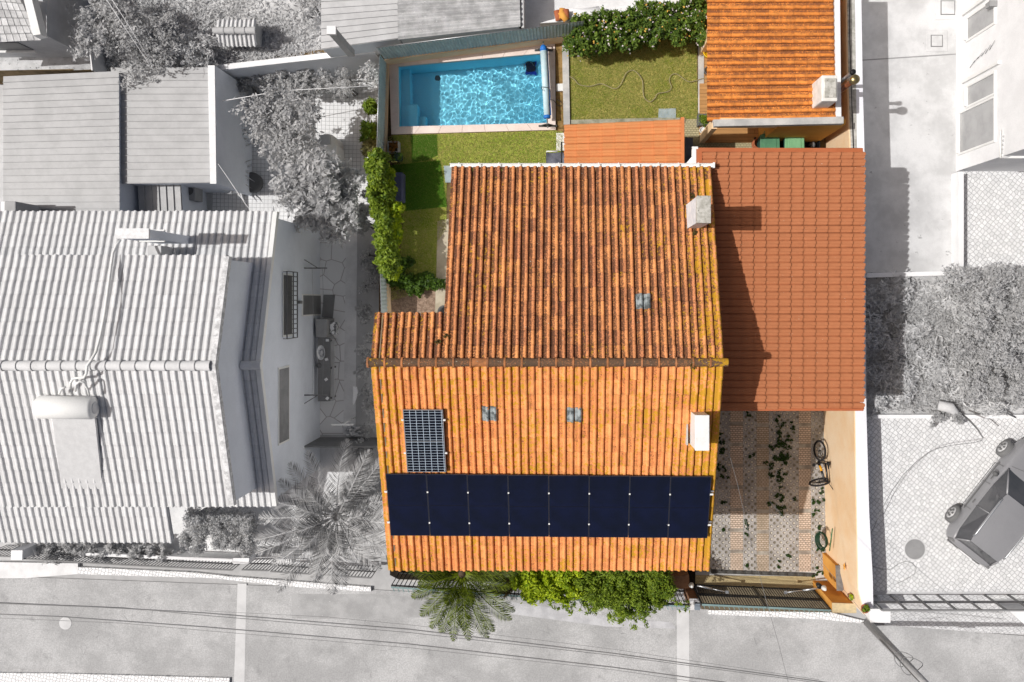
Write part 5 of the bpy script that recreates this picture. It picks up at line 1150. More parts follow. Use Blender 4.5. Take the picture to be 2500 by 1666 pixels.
ptube([(294, 586, 7.0), (284, 600, 7.1), (276, 618, 7.25), (270, 660, 7.45), (262, 720, 7.75), (255, 770, 7.95), (245, 820, 8.1), (234, 860, 8.25), (222, 880, 8.3), (213, 893, 8.35), (211, 912, 8.3), (205, 922, 8.2), (190, 923, 8.15), (178, 925, 8.15), (172, 935, 8.1), (171, 948, 8.0)], .035, MAT['white'], 'run', pp)
ptube([(218, 965, 8.1), (214, 950, 8.2), (205, 935, 8.3), (195, 931, 8.35), (186, 938, 8.3), (184, 955, 8.1)], .03, MAT['white'], 'loop', pp); ptube([(160, 945, 8.1), (150, 950, 8.1), (144, 962, 8.0)], .03, MAT['white'], 'loop', pp)
sb = P(372, 610, 6.3); tag(MB().box((sb.x-.2, sb.y-.15, 5.6), (sb.x+.2, sb.y+.12, 6.2)).build('vent_box', G(.82, 'vent_grey'), bevel=.02), 'small grey vent box on the neighbouring roof below the chimney', 'vent')

# ---------------- left yard ----------------
TIL = mat_grid('patio_tiles', (.93, .93, .93), (.62, .62, .62), .14, .14, .02, .008, 0, .03, .3)
setting(sheet('patio', [(510, 190), (925, 175), (920, 580), (520, 580)], LZ+.005, TIL))
CRZ = mat_cells('crazy_paving', (.92, .92, .92), (.60, .55, .55), 1.9, 1.0, .035, .3, .08, bumps=.4)
setting(sheet('path', [(640, 560), (845, 560), (838, 1062), (760, 1062), (700, 700)], LZ+.01, CRZ))
setting(sheet('path', [(845, 560), (872, 560), (868, 1060), (838, 1062)], LZ+.009, G(.92, 'path_smooth')))
setting(sheet('planting_bed', [(872, 560), (930, 560), (930, 1400), (868, 1060)], LZ+.012, G(.74, 'bed_grey', bs=.5)))
setting(sheet('path', [(600, 1090), (800, 1075), (850, 1075), (850, 1240), (880, 1380), (400, 1372), (400, 1240)], LZ+.006, G(.92, 'gravel_pale', specks=[((.72, .72, .72), 26, .62)], bs=.6)))
# north wall of the left yard
nw = thing('yard_wall', 'grey rendered wall with a bright white top behind the left patio', 'wall'); slab('wall', [(505, 163), (915, 117), (915, 130), (505, 176)], 2.4, 0, MAT['wallg'], nw); slab('coping', [(503, 162), (916, 116), (916, 130), (503, 175)], 2.42, 2.4, MAT['wallw'], nw)
sw = thing('yard_wall', 'narrow white topped wall between the metal shed roof and the patio', 'wall'); slab('wall', [(508, 160), (524, 160), (528, 448), (514, 448)], 3.3, 0, MAT['wallg'], sw); slab('coping', [(507, 160), (524, 160), (528, 449), (513, 449)], 3.32, 3.3, M('coping_speck', (.95, .95, .95), .9, (.9, .9, .9), 6, specks=[((.55, .55, .55), 26, .64)]), sw)
# sheds
SHM = G(.71, 'shed_steel', .5)
def shed(label, tl_, tr__, br__, bl__, zt, zb_, n, along='x', kind='rib', amp=.045, mat=SHM, name='shed', zs=None):
    s = thing(name, label, 'shed'); zs = zs or [zt]*4; q_ = [P(*c, z_) for c, z_ in zip((tl_, tr__, br__, bl__), zs)]
    if along == 'x': ribbed('roof', q_[0], q_[1], q_[2], q_[3], n, mat, s, kind, amp)
    else: ribbed('roof', q_[0], q_[3], q_[2], q_[1], n, mat, s, kind, amp)
    c_ = sum(q_, Vector((0, 0, 0)))/4; m = MB().prism([(c_.x+(v.x-c_.x)*.97, c_.y+(v.y-c_.y)*.97) for v in q_], zb_, [min(zs)-.05]*4); m.build('wall', MAT['wallg'], s); return s
shed('large shed with a ribbed pale metal roof at the left edge', (8, 187), (290, 174), (292, 545), (8, 545), 3.2, 0, 22)
shed('ribbed pale metal shed roof between the large shed and the patio wall', (270, 165), (508, 165), (513, 447), (298, 449), 3.0, 0, 17)
shed('small lean-to with a vertical ribbed panel roof below the metal sheds', (336, 452), (442, 450), (448, 560), (342, 560), 2.2, 0, 6, 'y')
MB_ = thing('air_conditioner', 'grey air conditioner box beside the small lean-to', 'air conditioner'); p = P(462, 466, 1.6); MB().box((p.x-.2, p.y-.32, 1.0), (p.x+.2, p.y+.32, 1.6)).build('case', G(.66, 'ac_grey'), MB_, .02); MB().lathe((p.x+.0, p.y, 1.6), [(.14, 0), (.14, .01), (.05, .02)], 18).build('fan', MAT['darkg'], MB_)
cx0 = thing('vent_hood', 'grey boxy vent hood at the left edge above the tile roof', 'vent'); p = P(22, 505, 4.6); MB().box((p.x-.15, p.y-.15, 3.4), (p.x+.2, p.y+.16, 4.6)).build('hood', G(.68, 'hood_grey'), cx0, .03); MB().box((p.x-.5, p.y-.2, 3.4), (p.x-.16, p.y+.2, 4.2)).build('base', MAT['wallw'], cx0)
# top left house
th = thing('corner_house', 'grey house with a flat-tiled roof in the upper left corner', 'house'); TF = mat_tile('flat_grey_tile', (.88, .88, .88), (.80, .80, .80), (.55, .55, .55), .3, 0, 0, .3, 0)
A = P(-160, -40, 4.9); B = P(45, -12, 4.9); C_ = P(101, 96, 4.4); D = P(-160, 108, 4.4)
def prof_flat(t): return np.where(t < .86, .15, 1.0)*.6
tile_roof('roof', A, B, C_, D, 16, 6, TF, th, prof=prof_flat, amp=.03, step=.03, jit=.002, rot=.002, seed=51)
m = MB(); m.prism(worldpoly([(48, -40), (68, -40), (99, 84), (80, 87)], 4.95), 4.6, 4.95); m.build('verge', MAT['white'], th)
xw_, yw_ = P(218, 141, GZ).x, P(218, 141, GZ).y; m = MB().box((-24, yw_, GZ), (xw_, 16, 4.3)); m.build('wall', G(.80, 'house_grey_wall'), th)
o = MB().box((-18.6, yw_-.03, 2.9), (-17.0, yw_-.001, 3.7)).build('window', MAT['irong'], th); MB().box((-18.65, yw_-.10, 2.85), (-16.95, yw_-.031, 2.9)).build('sill', MAT['white'], o)
tag(slab('boundary_wall', [(214, 95), (217, 95), (226, 172), (223, 172)], 2.9, 0, MAT['wallw']), 'thin white edged wall beside the grey corner house', 'wall')
# rough field in the north-left
FG = M('rough_grass', (.82, .82, .82), .95, (.62, .62, .62), 1.2, specks=[((.5, .5, .5), 8, .60), ((.92, .92, .92), 20, .68)], bs=.8)
setting(sheet('field', [(-300, -60), (170, -60), (230, 150), (230, 168), (-300, 178)], GZ+.006, FG))
setting(sheet('field', [(160, -60), (800, -60), (800, 120), (520, 155), (180, 172)], GZ+.01, FG))
r = np.random.default_rng(77); m_ = 26000; pa = P(160, -60, GZ); pb = P(800, 150, GZ)
V, Fq, vc = leaf_cloud([((pa.x+pb.x)/2, 8.4, GZ+.05, 4.4, 1.7, .18, m_)], .06, 1.0, 0, 2.5, seed=9)
V = V.reshape(-1, 4, 3); k = (V[:, 0, 1] > 7.75+.07*(V[:, 0, 0]+11.7)) & (V[:, 0, 0] > -15.4); V = V[k].reshape(-1, 3)
vc = vc.reshape(-1, 4)[k].ravel(); setting(npmesh('field_grass', V, np.arange(len(V)).reshape(-1, 4), LG2, None, vc), 'stuff')
# small tiled doghouse
dh = thing('well_house', 'little gabled structure with a tiled roof in the rough field', 'small structure'); zz = 3.1
A = P(526, 76, zz); B = P(622, 76, zz); tile_roof('roof', A, B, P(625, 52, zz-.28), P(530, 52, zz-.28), 9, 1, TG, dh, prof=prof_barrel, amp=.05, step=.02, seed=61); tile_roof('roof', A, B, P(627, 110, zz-.35), P(531, 110, zz-.35), 9, 1, TG, dh, prof=prof_barrel, amp=.05, step=.02, seed=62)
ridge_line(A.x-.05, B.x+.03, A.y, zz+.04, .11, 4, G(.74, 'ridge_grey2'), dh); MB().box((A.x+.1, P(0, 104, zz-.4).y, GZ), (B.x-.1, P(0, 56, zz-.3).y, zz-.32)).build('wall', G(.7, 'well_wall'), dh)
# north sheds
shed('wide ribbed metal shed roof behind the patio wall', (784, -60), (972, -60), (974, 95), (784, 122), 3.4, GZ, 11, mat=G(.78, 'shed_steel2', .5), zs=[3.4]*4)
AS = M('asbestos', (.77, .77, .77), .95, (.62, .62, .62), 2.5, specks=[((.95, .95, .95), 7, .66), ((.5, .5, .5), 22, .62)], bs=.8)
shed('weathered corrugated fibre-cement roof behind the pool fence', (970, -60), (1268, -60), (1271, 65), (972, 97), 3.4, GZ, 10, kind='wave', amp=.07, mat=AS)
tag(slab('roof_edge', [(1270, -60), (1277, -60), (1279, 68), (1273, 68)], 3.35, GZ, G(.82, 'edge_grey')), 'narrow grey parapet at the right end of the corrugated roof', 'parapet')
ck = thing('tall_flue', 'square white capped metal flue rising from the ribbed shed roof', 'flue'); p = P(809, 74, 5.6); 
m = MB(); b0 = P(838, 104, 3.4); m.box((p.x-.10, p.y-.10, 3.3), (p.x+.10, p.y+.10, 5.5)); m.build('shaft', G(.74, 'flue_grey'), ck); MB().box((p.x-.13, p.y-.12, 5.5), (p.x+.13, p.y+.12, 5.62)).build('cap', MAT['wallw'], ck)
setting(sheet('yard_floor', [(1276, -60), (1730, -60), (1730, 40), (1400, 60), (1278, 70)], GZ+.01, G(.90, 'yard_concrete', specks=[((.6, .6, .6), 5, .70)])))
tag(slab('garden_wall', [(1318, 57), (1400, 52), (1560, 22), (1640, 12), (1640, -2), (1500, 18), (1400, 38), (1340, 50)], 2.9, GZ, MAT['wallw']), 'low white wall behind the rose hedge', 'wall')
fp = thing('roof_tiles_stack', 'small heap of orange clay roof tiles behind the metal fence', 'tile stack')
for k, (px, py, rz_) in enumerate(((1362, 38, .2), (1372, 34, -.1), (1382, 37, .05), (1376, 42, .6))):
    p = P(px, py, 3.0); m = MB(); a = np.linspace(0, math.pi, 9); vs = []; R_ = Matrix.Rotation(rz_, 3, 'Z')
    for y in (-.17, .17):
        for t in a: vs.append(R_@Vector((math.cos(t)*.09, y, math.sin(t)*.07))+Vector((p.x, p.y, 2.95+.03*k)))
    m.add(vs, [(i, i+1, i+10, i+9) for i in range(8)], True); o = m.build('tile', MAT['ochre'] if k % 2 else MAT['clay'], fp); sm = o.modifiers.new('s', 'SOLIDIFY'); sm.thickness = .012
MB().box((P(1355, 45, 2.9).x, P(1355, 52, 2.9).y, GZ), (P(1390, 45, 2.9).x, P(1355, 30, 2.9).y, 2.93)).build('base', MAT['wallw'], fp)
tb = thing('water_trough', 'round-ended white tank beside the rose hedge', 'tank'); p0 = P(1440, 34, 2.9); p1 = P(1480, 28, 2.9); MB().tube([p0-Vector((.9, -.05, .3)), p0-Vector((.2, 0, .3)), p1-Vector((.2, 0, .3)), p1-Vector((.12, 0, .3))], [.24, .26, .26, .1], 20).build('tank', MAT['wallw'], tb)

# trees and shrubs of the left yard
BG = MAT['barkg']
def tree(px, py, z, R, n, label, mat, size=.10, zg=LZ, lean=(0, 0), seed=0, nb=9, cat='tree', flat=.55):
    rn = random.Random(seed); c = P(px, py, z); rt = thing('tree', label, cat); blobs = []
    for k in range(nb):
        a = k*2.4; rr = R*.62*math.sqrt((k+.3)/nb); s = R*rn.uniform(.36, .50); blobs.append((c.x+rr*math.cos(a), c.y+rr*math.sin(a), z-.35+rn.uniform(-.3, .3)*R, s, s, s*flat*1.2, n/nb))
    V, Fq, vc = leaf_cloud(blobs, size, .5, .35, seed=seed+1); npmesh('crown', V, Fq, mat, rt, vc)
    m = MB(); m.tube([(c.x+lean[0], c.y+lean[1], zg), (c.x+lean[0]*.4, c.y+lean[1]*.5, (z+zg)*.45), (c.x, c.y, z-.8)], [.13, .10, .07], 8)
    for b in blobs: m.tube([(c.x+lean[0]*.3, c.y+lean[1]*.3, z-1.2), ((c.x+b[0])/2, (c.y+b[1])/2, z-.8), (b[0], b[1], b[2]+b[5]*.4)], [.05, .035, .012], 6)
    m.build('trunk', BG, rt); return rt
tree(680, 300, 3.6, 1.40, 7500, 'bushy grey-toned tree in the middle of the left patio', LG1, .09, seed=3, nb=11)
tree(775, 478, 3.6, 1.55, 6500, 'broad-leaved grey-toned tree overhanging the house corner in the left yard', LG1, .13, seed=8, nb=12)
tree(905, 175, 2.6, .50, 1300, 'small grey shrub-like tree in the corner by the metal fence', LG2, .06, seed=5, nb=5)
tree(250, 50, 4.0, 1.35, 5000, 'leafy tree beside the grey corner house', LG1, .08, zg=GZ, seed=12, nb=8)
tree(340, 100, 3.6, 1.5, 3800, 'dark sparse tree in the rough field', LG3, .07, zg=GZ, seed=14, nb=9)
tree(470, 130, 3.2, .9, 2600, 'pale blossoming shrub leaning over the second shed roof', LG2, .07, zg=GZ, seed=15, nb=8)
tree(760, 20, 3.2, .9, 1800, 'thin twiggy tree at the edge of the ribbed shed roof', LG3, .06, zg=GZ, seed=16, nb=7)
def gbush(pts, zt, r, n, mat, size, label, seed, zg=LZ, rz=.5, name='shrub', cat='shrub', **k):
    return bush(name, line_blobs(pts, zt, r, r, rz, n, .06, seed), size, mat, label, cat, MAT['barkg'], ground=zg, seed=seed, **k)
gbush([(560, 205), (580, 195), (600, 190), (630, 195), (650, 215)], 1.5, .30, 500, LG3, .06, 'dark potted shrubs along the foot of the patio wall, left part', 20)
gbush([(680, 190), (710, 200), (740, 195), (765, 205), (730, 215)], 1.6, .32, 600, LG1, .07, 'mixed shrubs along the foot of the patio wall, middle part', 21)
gbush([(800, 200), (825, 195), (845, 205), (820, 215)], 1.5, .32, 800, LG2, .03, 'fine feathery pale shrub at the foot of the patio wall, right part', 22)
gbush([(890, 470), (885, 510), (893, 540), (880, 555)], 1.8, .26, 600, LG1, .06, 'grey climbing shrub beside the fence near the white post', 23)
gbush([(893, 620), (898, 660), (892, 700), (895, 740), (890, 780), (897, 820), (890, 860), (893, 900), (888, 950), (895, 1000), (892, 1040)], 1.1, .28, 420, LG3, .06, 'long dark hedge row beside the crazy paving path', 24)
gbush([(880, 1110), (890, 1150), (870, 1180), (895, 1200), (855, 1200), (880, 1230), (840, 1190)], 1.4, .34, 600, LG3, .07, 'dark shrub bed between the palm and the orange roof', 25)
gbush([(460, 1265), (490, 1258), (520, 1260), (550, 1265), (580, 1270), (470, 1290), (500, 1295), (535, 1295), (570, 1300), (600, 1290), (455, 1320), (490, 1325), (530, 1330), (565, 1330), (600, 1325), (610, 1300)], 1.5, .34, 900, LG1, .05, 'clipped square hedge at the corner of the neighbouring house', 26, rz=.6)
gbush([(60+i*34, 1332+i*1.2+(i % 3)*8) for i in range(11)], .9, .30, 380, LG1, .08, 'strip of spiky flower plants below the neighbouring roof', 27, aspect=2.6)
gbush([(120+i*45, 1350+(i % 2)*8) for i in range(8)], .7, .2, 160, LG2, .06, 'pale flowering plants just inside the street railings', 28)
def spiky(px, py, z, n, L, label, seed):
    rt = thing('agave', label, 'plant'); c = P(px, py, z); acc = ([], [], []); rn = random.Random(seed); V, Fq, vc = acc
    for k in range(n):
        a = rn.uniform(0, 6.28); e = rn.uniform(.15, 1.2); b = c+Vector((rn.uniform(-.25, .25), rn.uniform(-.5, .5), -.2)); d = Vector((math.cos(a)*math.cos(e), math.sin(a)*math.cos(e), math.sin(e))); s = Vector((-math.sin(a), math.cos(a), 0))*.022
        l = L*rn.uniform(.7, 1.1); mid = b+d*l*.55; tip = b+d*l-Vector((0, 0, l*.25)); i = len(V); V += [tuple(b-s), tuple(b+s), tuple(mid+s*1.2), tuple(mid-s*1.2), tuple(tip), tuple(tip+s*.05)]; Fq += [(i, i+1, i+2, i+3), (i+3, i+2, i+5, i+4)]; vc += [rn.random()]*6
    npmesh('leaves', V, Fq, LG2, rt, vc); return rt
spiky(562, 330, 1.0, 90, .8, 'large spiky grey agave clump beside the patio wall, upper', 1); spiky(560, 400, .9, 90, .8, 'large spiky grey agave clump beside the patio wall, lower', 2); spiky(575, 440, .8, 50, .6, 'small spiky clump next to the round dark manhole on the patio', 3)
tag(MB().lathe(P(612, 445, LZ+.3).xyz*1-Vector((0, 0, .3)), [(.34, 0), (.36, .25), (.30, .30)], 24).build('tub', MAT['darkg']), 'round dark tub standing on the left patio', 'tub')
for (px, py, r_, lb) in ((547, 257, .24, 'round pot with a dark plant by the patio wall, nearest the white coping'), (585, 200, .13, 'small pot on the patio below the wall corner'), (650, 180, .11, 'pale pot fixed high on the patio wall'), (745, 187, .14, 'pot with a trailing plant at the middle of the patio wall'), (533, 443, .12, 'small dark pot at the lower end of the white coping')):
    pot(px, py, LZ+.45, LZ, r_, lb, MAT['clayg'], LG3, pn=260)
# outdoor oven (white curved body)
ov = thing('outdoor_oven', 'white plastered outdoor oven and counter half under the trees', 'oven'); a = P(792, 340, 1.6); m = MB(); c_ = P(795, 345, 1.4)
m.lathe((c_.x, c_.y, LZ), [(.30, 0), (.30, .9), (.27, 1.1), (.18, 1.25), (.05, 1.3)], 24); m.build('dome', MAT['wallw'], ov); slab('counter', [(768, 355), (822, 353), (826, 440), (770, 430)], 1.2, LZ, MAT['wallw'], ov, .04)
slab('cap', [(778, 330), (805, 328), (806, 352), (778, 354)], 1.62, 1.5, G(.8, 'oven_cap'), ov)
tag(slab('bench_slab', [(615, 232), (624, 232), (627, 278), (617, 280)], .7, LZ, G(.88, 'bench_grey')), 'narrow pale slab bench under the left patio tree', 'bench')
tag(slab('cabinet', [(892, 384), (922, 383), (918, 410), (894, 411)], 1.6, LZ, MAT['wallw'], bevel=.01), 'white cabinet against the fence beside the leafy climber, upper part', 'cabinet')
tag(slab('sink', [(896, 412), (916, 410), (910, 432), (898, 432)], 1.2, LZ, G(.92, 'sink_white')), 'pale sink block just below the white cabinet by the fence', 'sink')
for k, (px, py, dx) in enumerate(((832, 513, 1), (836, 1037, -1))):
    pl_t = thing('line_post', ['white T-shaped clothes line post near the patio trees', 'white T-shaped clothes line post at the lower end of the path'][k], 'post'); c_ = P(px, py, 2.0); m = MB(); m.tube([(c_.x, c_.y, LZ), (c_.x, c_.y, 2.0)], .018, 8); m.box((c_.x-.36, c_.y-.025, 1.99), (c_.x+.36, c_.y+.025, 2.03))
    for s in (-.33, .33): m.box((c_.x+s-.015, c_.y-.015, 2.03), (c_.x+s+.015, c_.y+.015, 2.08))
    m.build('post', MAT['white'], pl_t)
# table, benches, laundry
tb = thing('garden_counter', 'long dark counter against the pale gable wall beside the path', 'counter'); slab('top', [(776, 826), (806, 826), (806, 980), (776, 980)], 1.0, .95, MAT['irong'], tb); slab('side', [(806, 826), (816, 828), (816, 978), (806, 980)], .7, .66, G(.80, 'side_grey'), tb)
m = MB(); [m.box((P(px, py, 1).x-.03, P(px, py, 1).y-.03, LZ), (P(px, py, 1).x+.03, P(px, py, 1).y+.03, .94)) for px, py in ((780, 832), (803, 832), (780, 974), (803, 974), (780, 900), (803, 900))]; m.build('leg', MAT['darkg'], tb)
for i, (px, py) in enumerate(((799, 831), (797, 878), (796, 927), (799, 973))):
    p = P(px, py, 1.02); tag(MB().box((p.x-.05, p.y-.045, 1.001), (p.x+.05, p.y+.045, 1.03), rz=.3*i).build('folded_cloth', MAT['wallw']), 'small white folded cloth on the long dark counter, '+['topmost', 'second from the top', 'third from the top', 'lowest'][i]+' of four', 'cloth', 'white cloths on the dark counter')
p = P(785, 861, 1.1); bs = thing('laundry_basket', 'pale oval laundry basket standing on the dark counter', 'basket'); MB().lathe((0, 0, 0), [(.10, 0), (.16, .18), (.17, .18), (.15, .16), (.09, .02)], 24).build('basket', G(.92, 'basket_white'), bs); bs.location = (p.x, p.y, 1.002); bs.scale = (.85, 1.5, 1)
MB().box((-.05, -.06, .03), (.06, .05, .14)).build('clothes', G(.8, 'laundry_grey'), bs, .02)
tag(slab('storage_chest', [(769, 779), (799, 779), (797, 824), (771, 824)], 1.1, LZ, G(.64, 'trunk_grey'), bevel=.02), 'dark grey storage trunk between the doorway and the dark counter', 'trunk')
tag(slab('patterned_chair', [(806, 787), (823, 787), (820, 818), (805, 817)], .8, .5, M('pattern', (.95, .95, .95), .8, (.45, .45, .45), 9, .48, .52)), 'chair with a black and white patterned seat beside the storage trunk', 'chair')
tag(slab('doormat', [(790, 720), (818, 720), (812, 778), (786, 775)], LZ+.04, LZ, G(.55, 'mat_grey')), 'dark mat on the path in front of the doorway', 'mat')
p = P(779, 893, 1.02); tag(MB().lathe((p.x, p.y, .4), [(.06, 0), (.09, .3), (.09, .6), (.05, .62)], 16).build('bucket', MAT['darkg']), 'dark round bucket at the wall end of the counter', 'bucket')
tag(MB().prism(worldpoly([(860, 945), (868, 946), (872, 958), (866, 978), (860, 990), (858, 985)], .9), LZ+.5, LZ+.55).build('board', MAT['wallw']), 'white pointed board leaning by the dark hedge', 'board')
yw2 = thing('yard_fence', 'dark low screen fence across the lower end of the path', 'fence'); slab('panel', [(737, 1089), (918, 1090), (918, 1094), (737, 1093)], 2.0, LZ, G(.50, 'screen_dark'), yw2)
lg = thing('log_pile', 'small heap of pale cut logs at the end of the path', 'log pile'); rn = random.Random(5); 
for k in range(22):
    p = P(850+rn.uniform(0, 28), 1044+rn.uniform(0, 22), LZ+.3); a = rn.uniform(-.4, .4); m = MB().tube([(p.x-.12*math.cos(a), p.y-.12*math.sin(a), LZ+.1+rn.uniform(0, .3)), (p.x+.12*math.cos(a), p.y+.12*math.sin(a), LZ+.1+rn.uniform(0, .3))], .045, 8); m.build('log', G(.82, 'log_grey'), lg)
# street railings of the left yard
def cap(top, zt, zb_, label): return tag(slab('gate_post', top, zt, zb_, MAT['wallw']), label, 'post')
cap([(27, 1344), (55, 1344), (54, 1368), (26, 1368)], 1.5, 0, 'square white post in the street railing at the left edge'); cap([(569, 1363), (608, 1363), (607, 1376), (569, 1377)], 1.6, 0, 'white capped post on the left side of the small street gate'); cap([(674, 1366), (714, 1366), (713, 1376), (675, 1375)], 1.6, 0, 'white capped post on the right side of the small street gate')
def rail(x0, y0, x1, y1, zt, label, step=.11, gate=False):
    a = P(x0, y0, zt); b = P(x1, y1, zt); a.z = b.z = 0; return picket('street_railing' if not gate else 'street_gate', a, b, .06, zt, step, MAT['irong'], label, cat='gate' if gate else 'railing', rails=(.08, .5, .98))
rail(-40, 1356, 27, 1360, 1.4, 'grey street railing left of the square white post'); rail(56, 1365, 300, 1380, 1.4, 'grey street railing right of the square white post'); rail(300, 1380, 566, 1393, 1.4, 'grey street railing left of the small street gate'); rail(590, 1392, 655, 1394, 1.5, 'small barred street gate between two white capped posts', gate=True); rail(660, 1396, 905, 1412, 1.4, 'grey street railing behind the large palm')
tag(slab('low_wall', [(200, 1350), (568, 1365), (568, 1372), (200, 1357)], .9, 0, MAT['wallw']), 'low white wall behind the street railing', 'wall')
tag(slab('yard_ledge', [(608, 1350), (690, 1352), (690, 1362), (608, 1362)], .9, 0, G(.72, 'ledge_grey')), 'grey ledge behind the small street gate', 'ledge')
# manhole in the street
p = P(160, 1522, ST); tag(MB().lathe((p.x, p.y, ST), [(.22, .002), (.22, .012), (.19, .013)], 32, smooth=False).build('manhole_cover', G(.84, 'manhole_pale')), 'pale round manhole cover in the street at the left', 'manhole cover')
# ---------------- right neighbour ----------------
setting(sheet('yard_floor', [(2100, -60), (2338, -60), (2340, 672), (2100, 672)], RZ+.006, MAT['concw']))
setting(sheet('cobbled_yard', [(2345, 410), (2700, 410), (2700, 668), (2345, 668)], RZ+.008, mat_cells('setts_white', (.87, .87, .87), (.46, .46, .46), 7.6, .42, .075, .7, .10, bumps=.6)))
setting(sheet('cobbled_yard', [(2112, 1012), (2700, 1012), (2700, 1445), (2112, 1445)], RZ+.008, bpy.data.materials['setts_white']))
setting(MB().add([P(2132, 1432, RZ+.004), P(2700, 1445, RZ+.004), P(2700, 1560, .05), P(2400, 1545, .03), P(2160, 1526, .03)], [(0, 1, 2, 3, 4)][::-1]).build('cobbled_ramp', bpy.data.materials['setts_white']))
setting(sheet('garden_ground', [(2112, 665), (2700, 665), (2700, 1018), (2112, 1018)], RZ+.012, M('rough_ground', (.80, .80, .80), .95, (.64, .64, .64), 1.3, specks=[((.5, .5, .5), 7, .60), ((.95, .95, .95), 14, .70)], bs=.8)))
rbh = thing('white_building', 'tall white building with grey windows at the right edge', 'building')
xb = P(2334, 419, RZ).x; yb_ = P(2334, 419, RZ).y; zt_ = 7.6
MB().box((xb, yb_, RZ), (20, 14, zt_)).build('wall', MAT['wallw'], rbh)
def wwin(y0, y1, z0_, z1_, label, door=False, mull=()):
    w_ = MB(); f = .07
    w_.box((xb-.05, y0-f, z0_-f), (xb-.001, y0, z1_+f)); w_.box((xb-.05, y1, z0_-f), (xb-.001, y1+f, z1_+f)); w_.box((xb-.05, y0, z1_), (xb-.001, y1, z1_+f)); w_.box((xb-.12, y0, z0_-f), (xb-.001, y1, z0_))
    for y in mull: w_.box((xb-.05, y-.04, z0_), (xb-.001, y+.04, z1_))
    w_ = w_.build('window', MAT['white'], rbh); w_['label'] = label
    MB().box((xb-.012, y0, z0_), (xb-.003, y1, z1_)).build('pane', M('pane_white', (.70, .70, .70), .2, (.60, .60, .60), .9, spec=.8), w_)
wwin(8.40, 9.06, 2.75, 4.45, 'highest window of the white facade'); wwin(6.27, 6.86, 2.75, 4.45, 'narrow window beside the glazed door'); wwin(4.85, 6.12, 2.2, 4.45, 'wide glazed door of the white facade')
for (ya, yb2) in ((8.25, 9.25), (4.6, 7.05)): MB().box((xb-.10, yb2, 2.5), (xb-.001, yb2+.10, 4.8)).build('shutter_edge', MAT['white'], rbh)
aw = thing('awning', 'folded scalloped awning under the white building at its lower corner', 'awning'); p = P(2467, 370, 5.2); m = MB()
for k in range(6):
    yy = p.y-.12+k*.12; m.tube([(p.x-.10, yy, 4.9+.02*k), (p.x+.28, yy+.03, 4.85)], .035, 8)
m.build('fabric', G(.80, 'awning_grey'), aw); MB().tube([(p.x-.14, p.y-.15, 4.9), (p.x-.14, p.y+.7, 4.9)], .03, 8).build('roller', MAT['white'], aw)
MB().box((p.x-.1, p.y-.15, 4.8), (15.4, p.y-.02, 4.9)).build('bracket', MAT['white'], aw)
wl = thing('wall_lantern', 'small glass lantern on the white facade above the highest window', 'lantern'); p = P(2441, 8, 4.6); MB().box((xb-.22, p.y-.08, 4.3), (xb-.06, p.y+.08, 4.55)).build('glass', MAT['glassg'], wl, .01); MB().box((xb-.24, p.y-.09, 4.55), (xb-.001, p.y+.09, 4.6)).build('cap', G(.6, 'lantern_cap'), wl)
cl2 = MB(); yv = 6.9+.55
for k in range(6): cl2.tube([(xb-.02, yv+.1*k*.5+.05*math.sin(k), 2.9+.25*k), (xb-.06, yv+.12+.05*k, 3.3+.25*k)], .008, 4)
tag(cl2.build('vine_twig', G(.62, 'twig_grey')), 'thin bare climbing twig on the white facade between the windows', 'twig')
def wall_px(pts, zt, label, mat=MAT['wallw'], zb_=0): return tag(slab('garden_wall', pts, zt, zb_, mat), label, 'wall')
wall_px([(2340, 420), (2353, 420), (2353, 672), (2340, 672)], RZ+.5, 'white wall dividing the concrete yard from the pale cobbles')
wall_px([(2117, 667), (2339, 662), (2500, 655), (2700, 655), (2700, 668), (2339, 672), (2117, 678)], RZ+.35, 'low white wall between the concrete yard and the overgrown garden')
wall_px([(2118, 1013), (2700, 1013), (2700, 1022), (2118, 1022)], RZ+.25, 'low white kerb wall between the overgrown garden and the cobbled drive')
setting(sheet('path', [(2308, 674), (2355, 674), (2355, 712), (2310, 712)], RZ+.02, MAT['concw']))
# yard covers
for k, (px, py, s, lb) in enumerate(((2286, 101, .20, 'square concrete inspection cover in the middle of the pale yard'), (2313, 20, .24, 'square concrete inspection cover at the top of the pale yard'))):
    c_ = thing('inspection_cover', lb, 'inspection cover'); p = P(px, py, RZ); MB().box((p.x-s-.16, p.y-s-.16, RZ), (p.x+s+.16, p.y+s+.16, RZ+.03)).build('surround', MAT['concw'], c_, .02); MB().box((p.x-s, p.y-s, RZ+.03), (p.x+s, p.y+s, RZ+.036)).build('joint', MAT['irong'], c_); MB().box((p.x-s+.03, p.y-s+.03, RZ+.036), (p.x+s-.03, p.y+s-.03, RZ+.045)).build('lid', MAT['concw'], c_)
setting(sheet('yard_joint', [(2103, 146), (2334, 131), (2334, 134), (2103, 149)], RZ+.012, G(.6, 'joint_grey')))
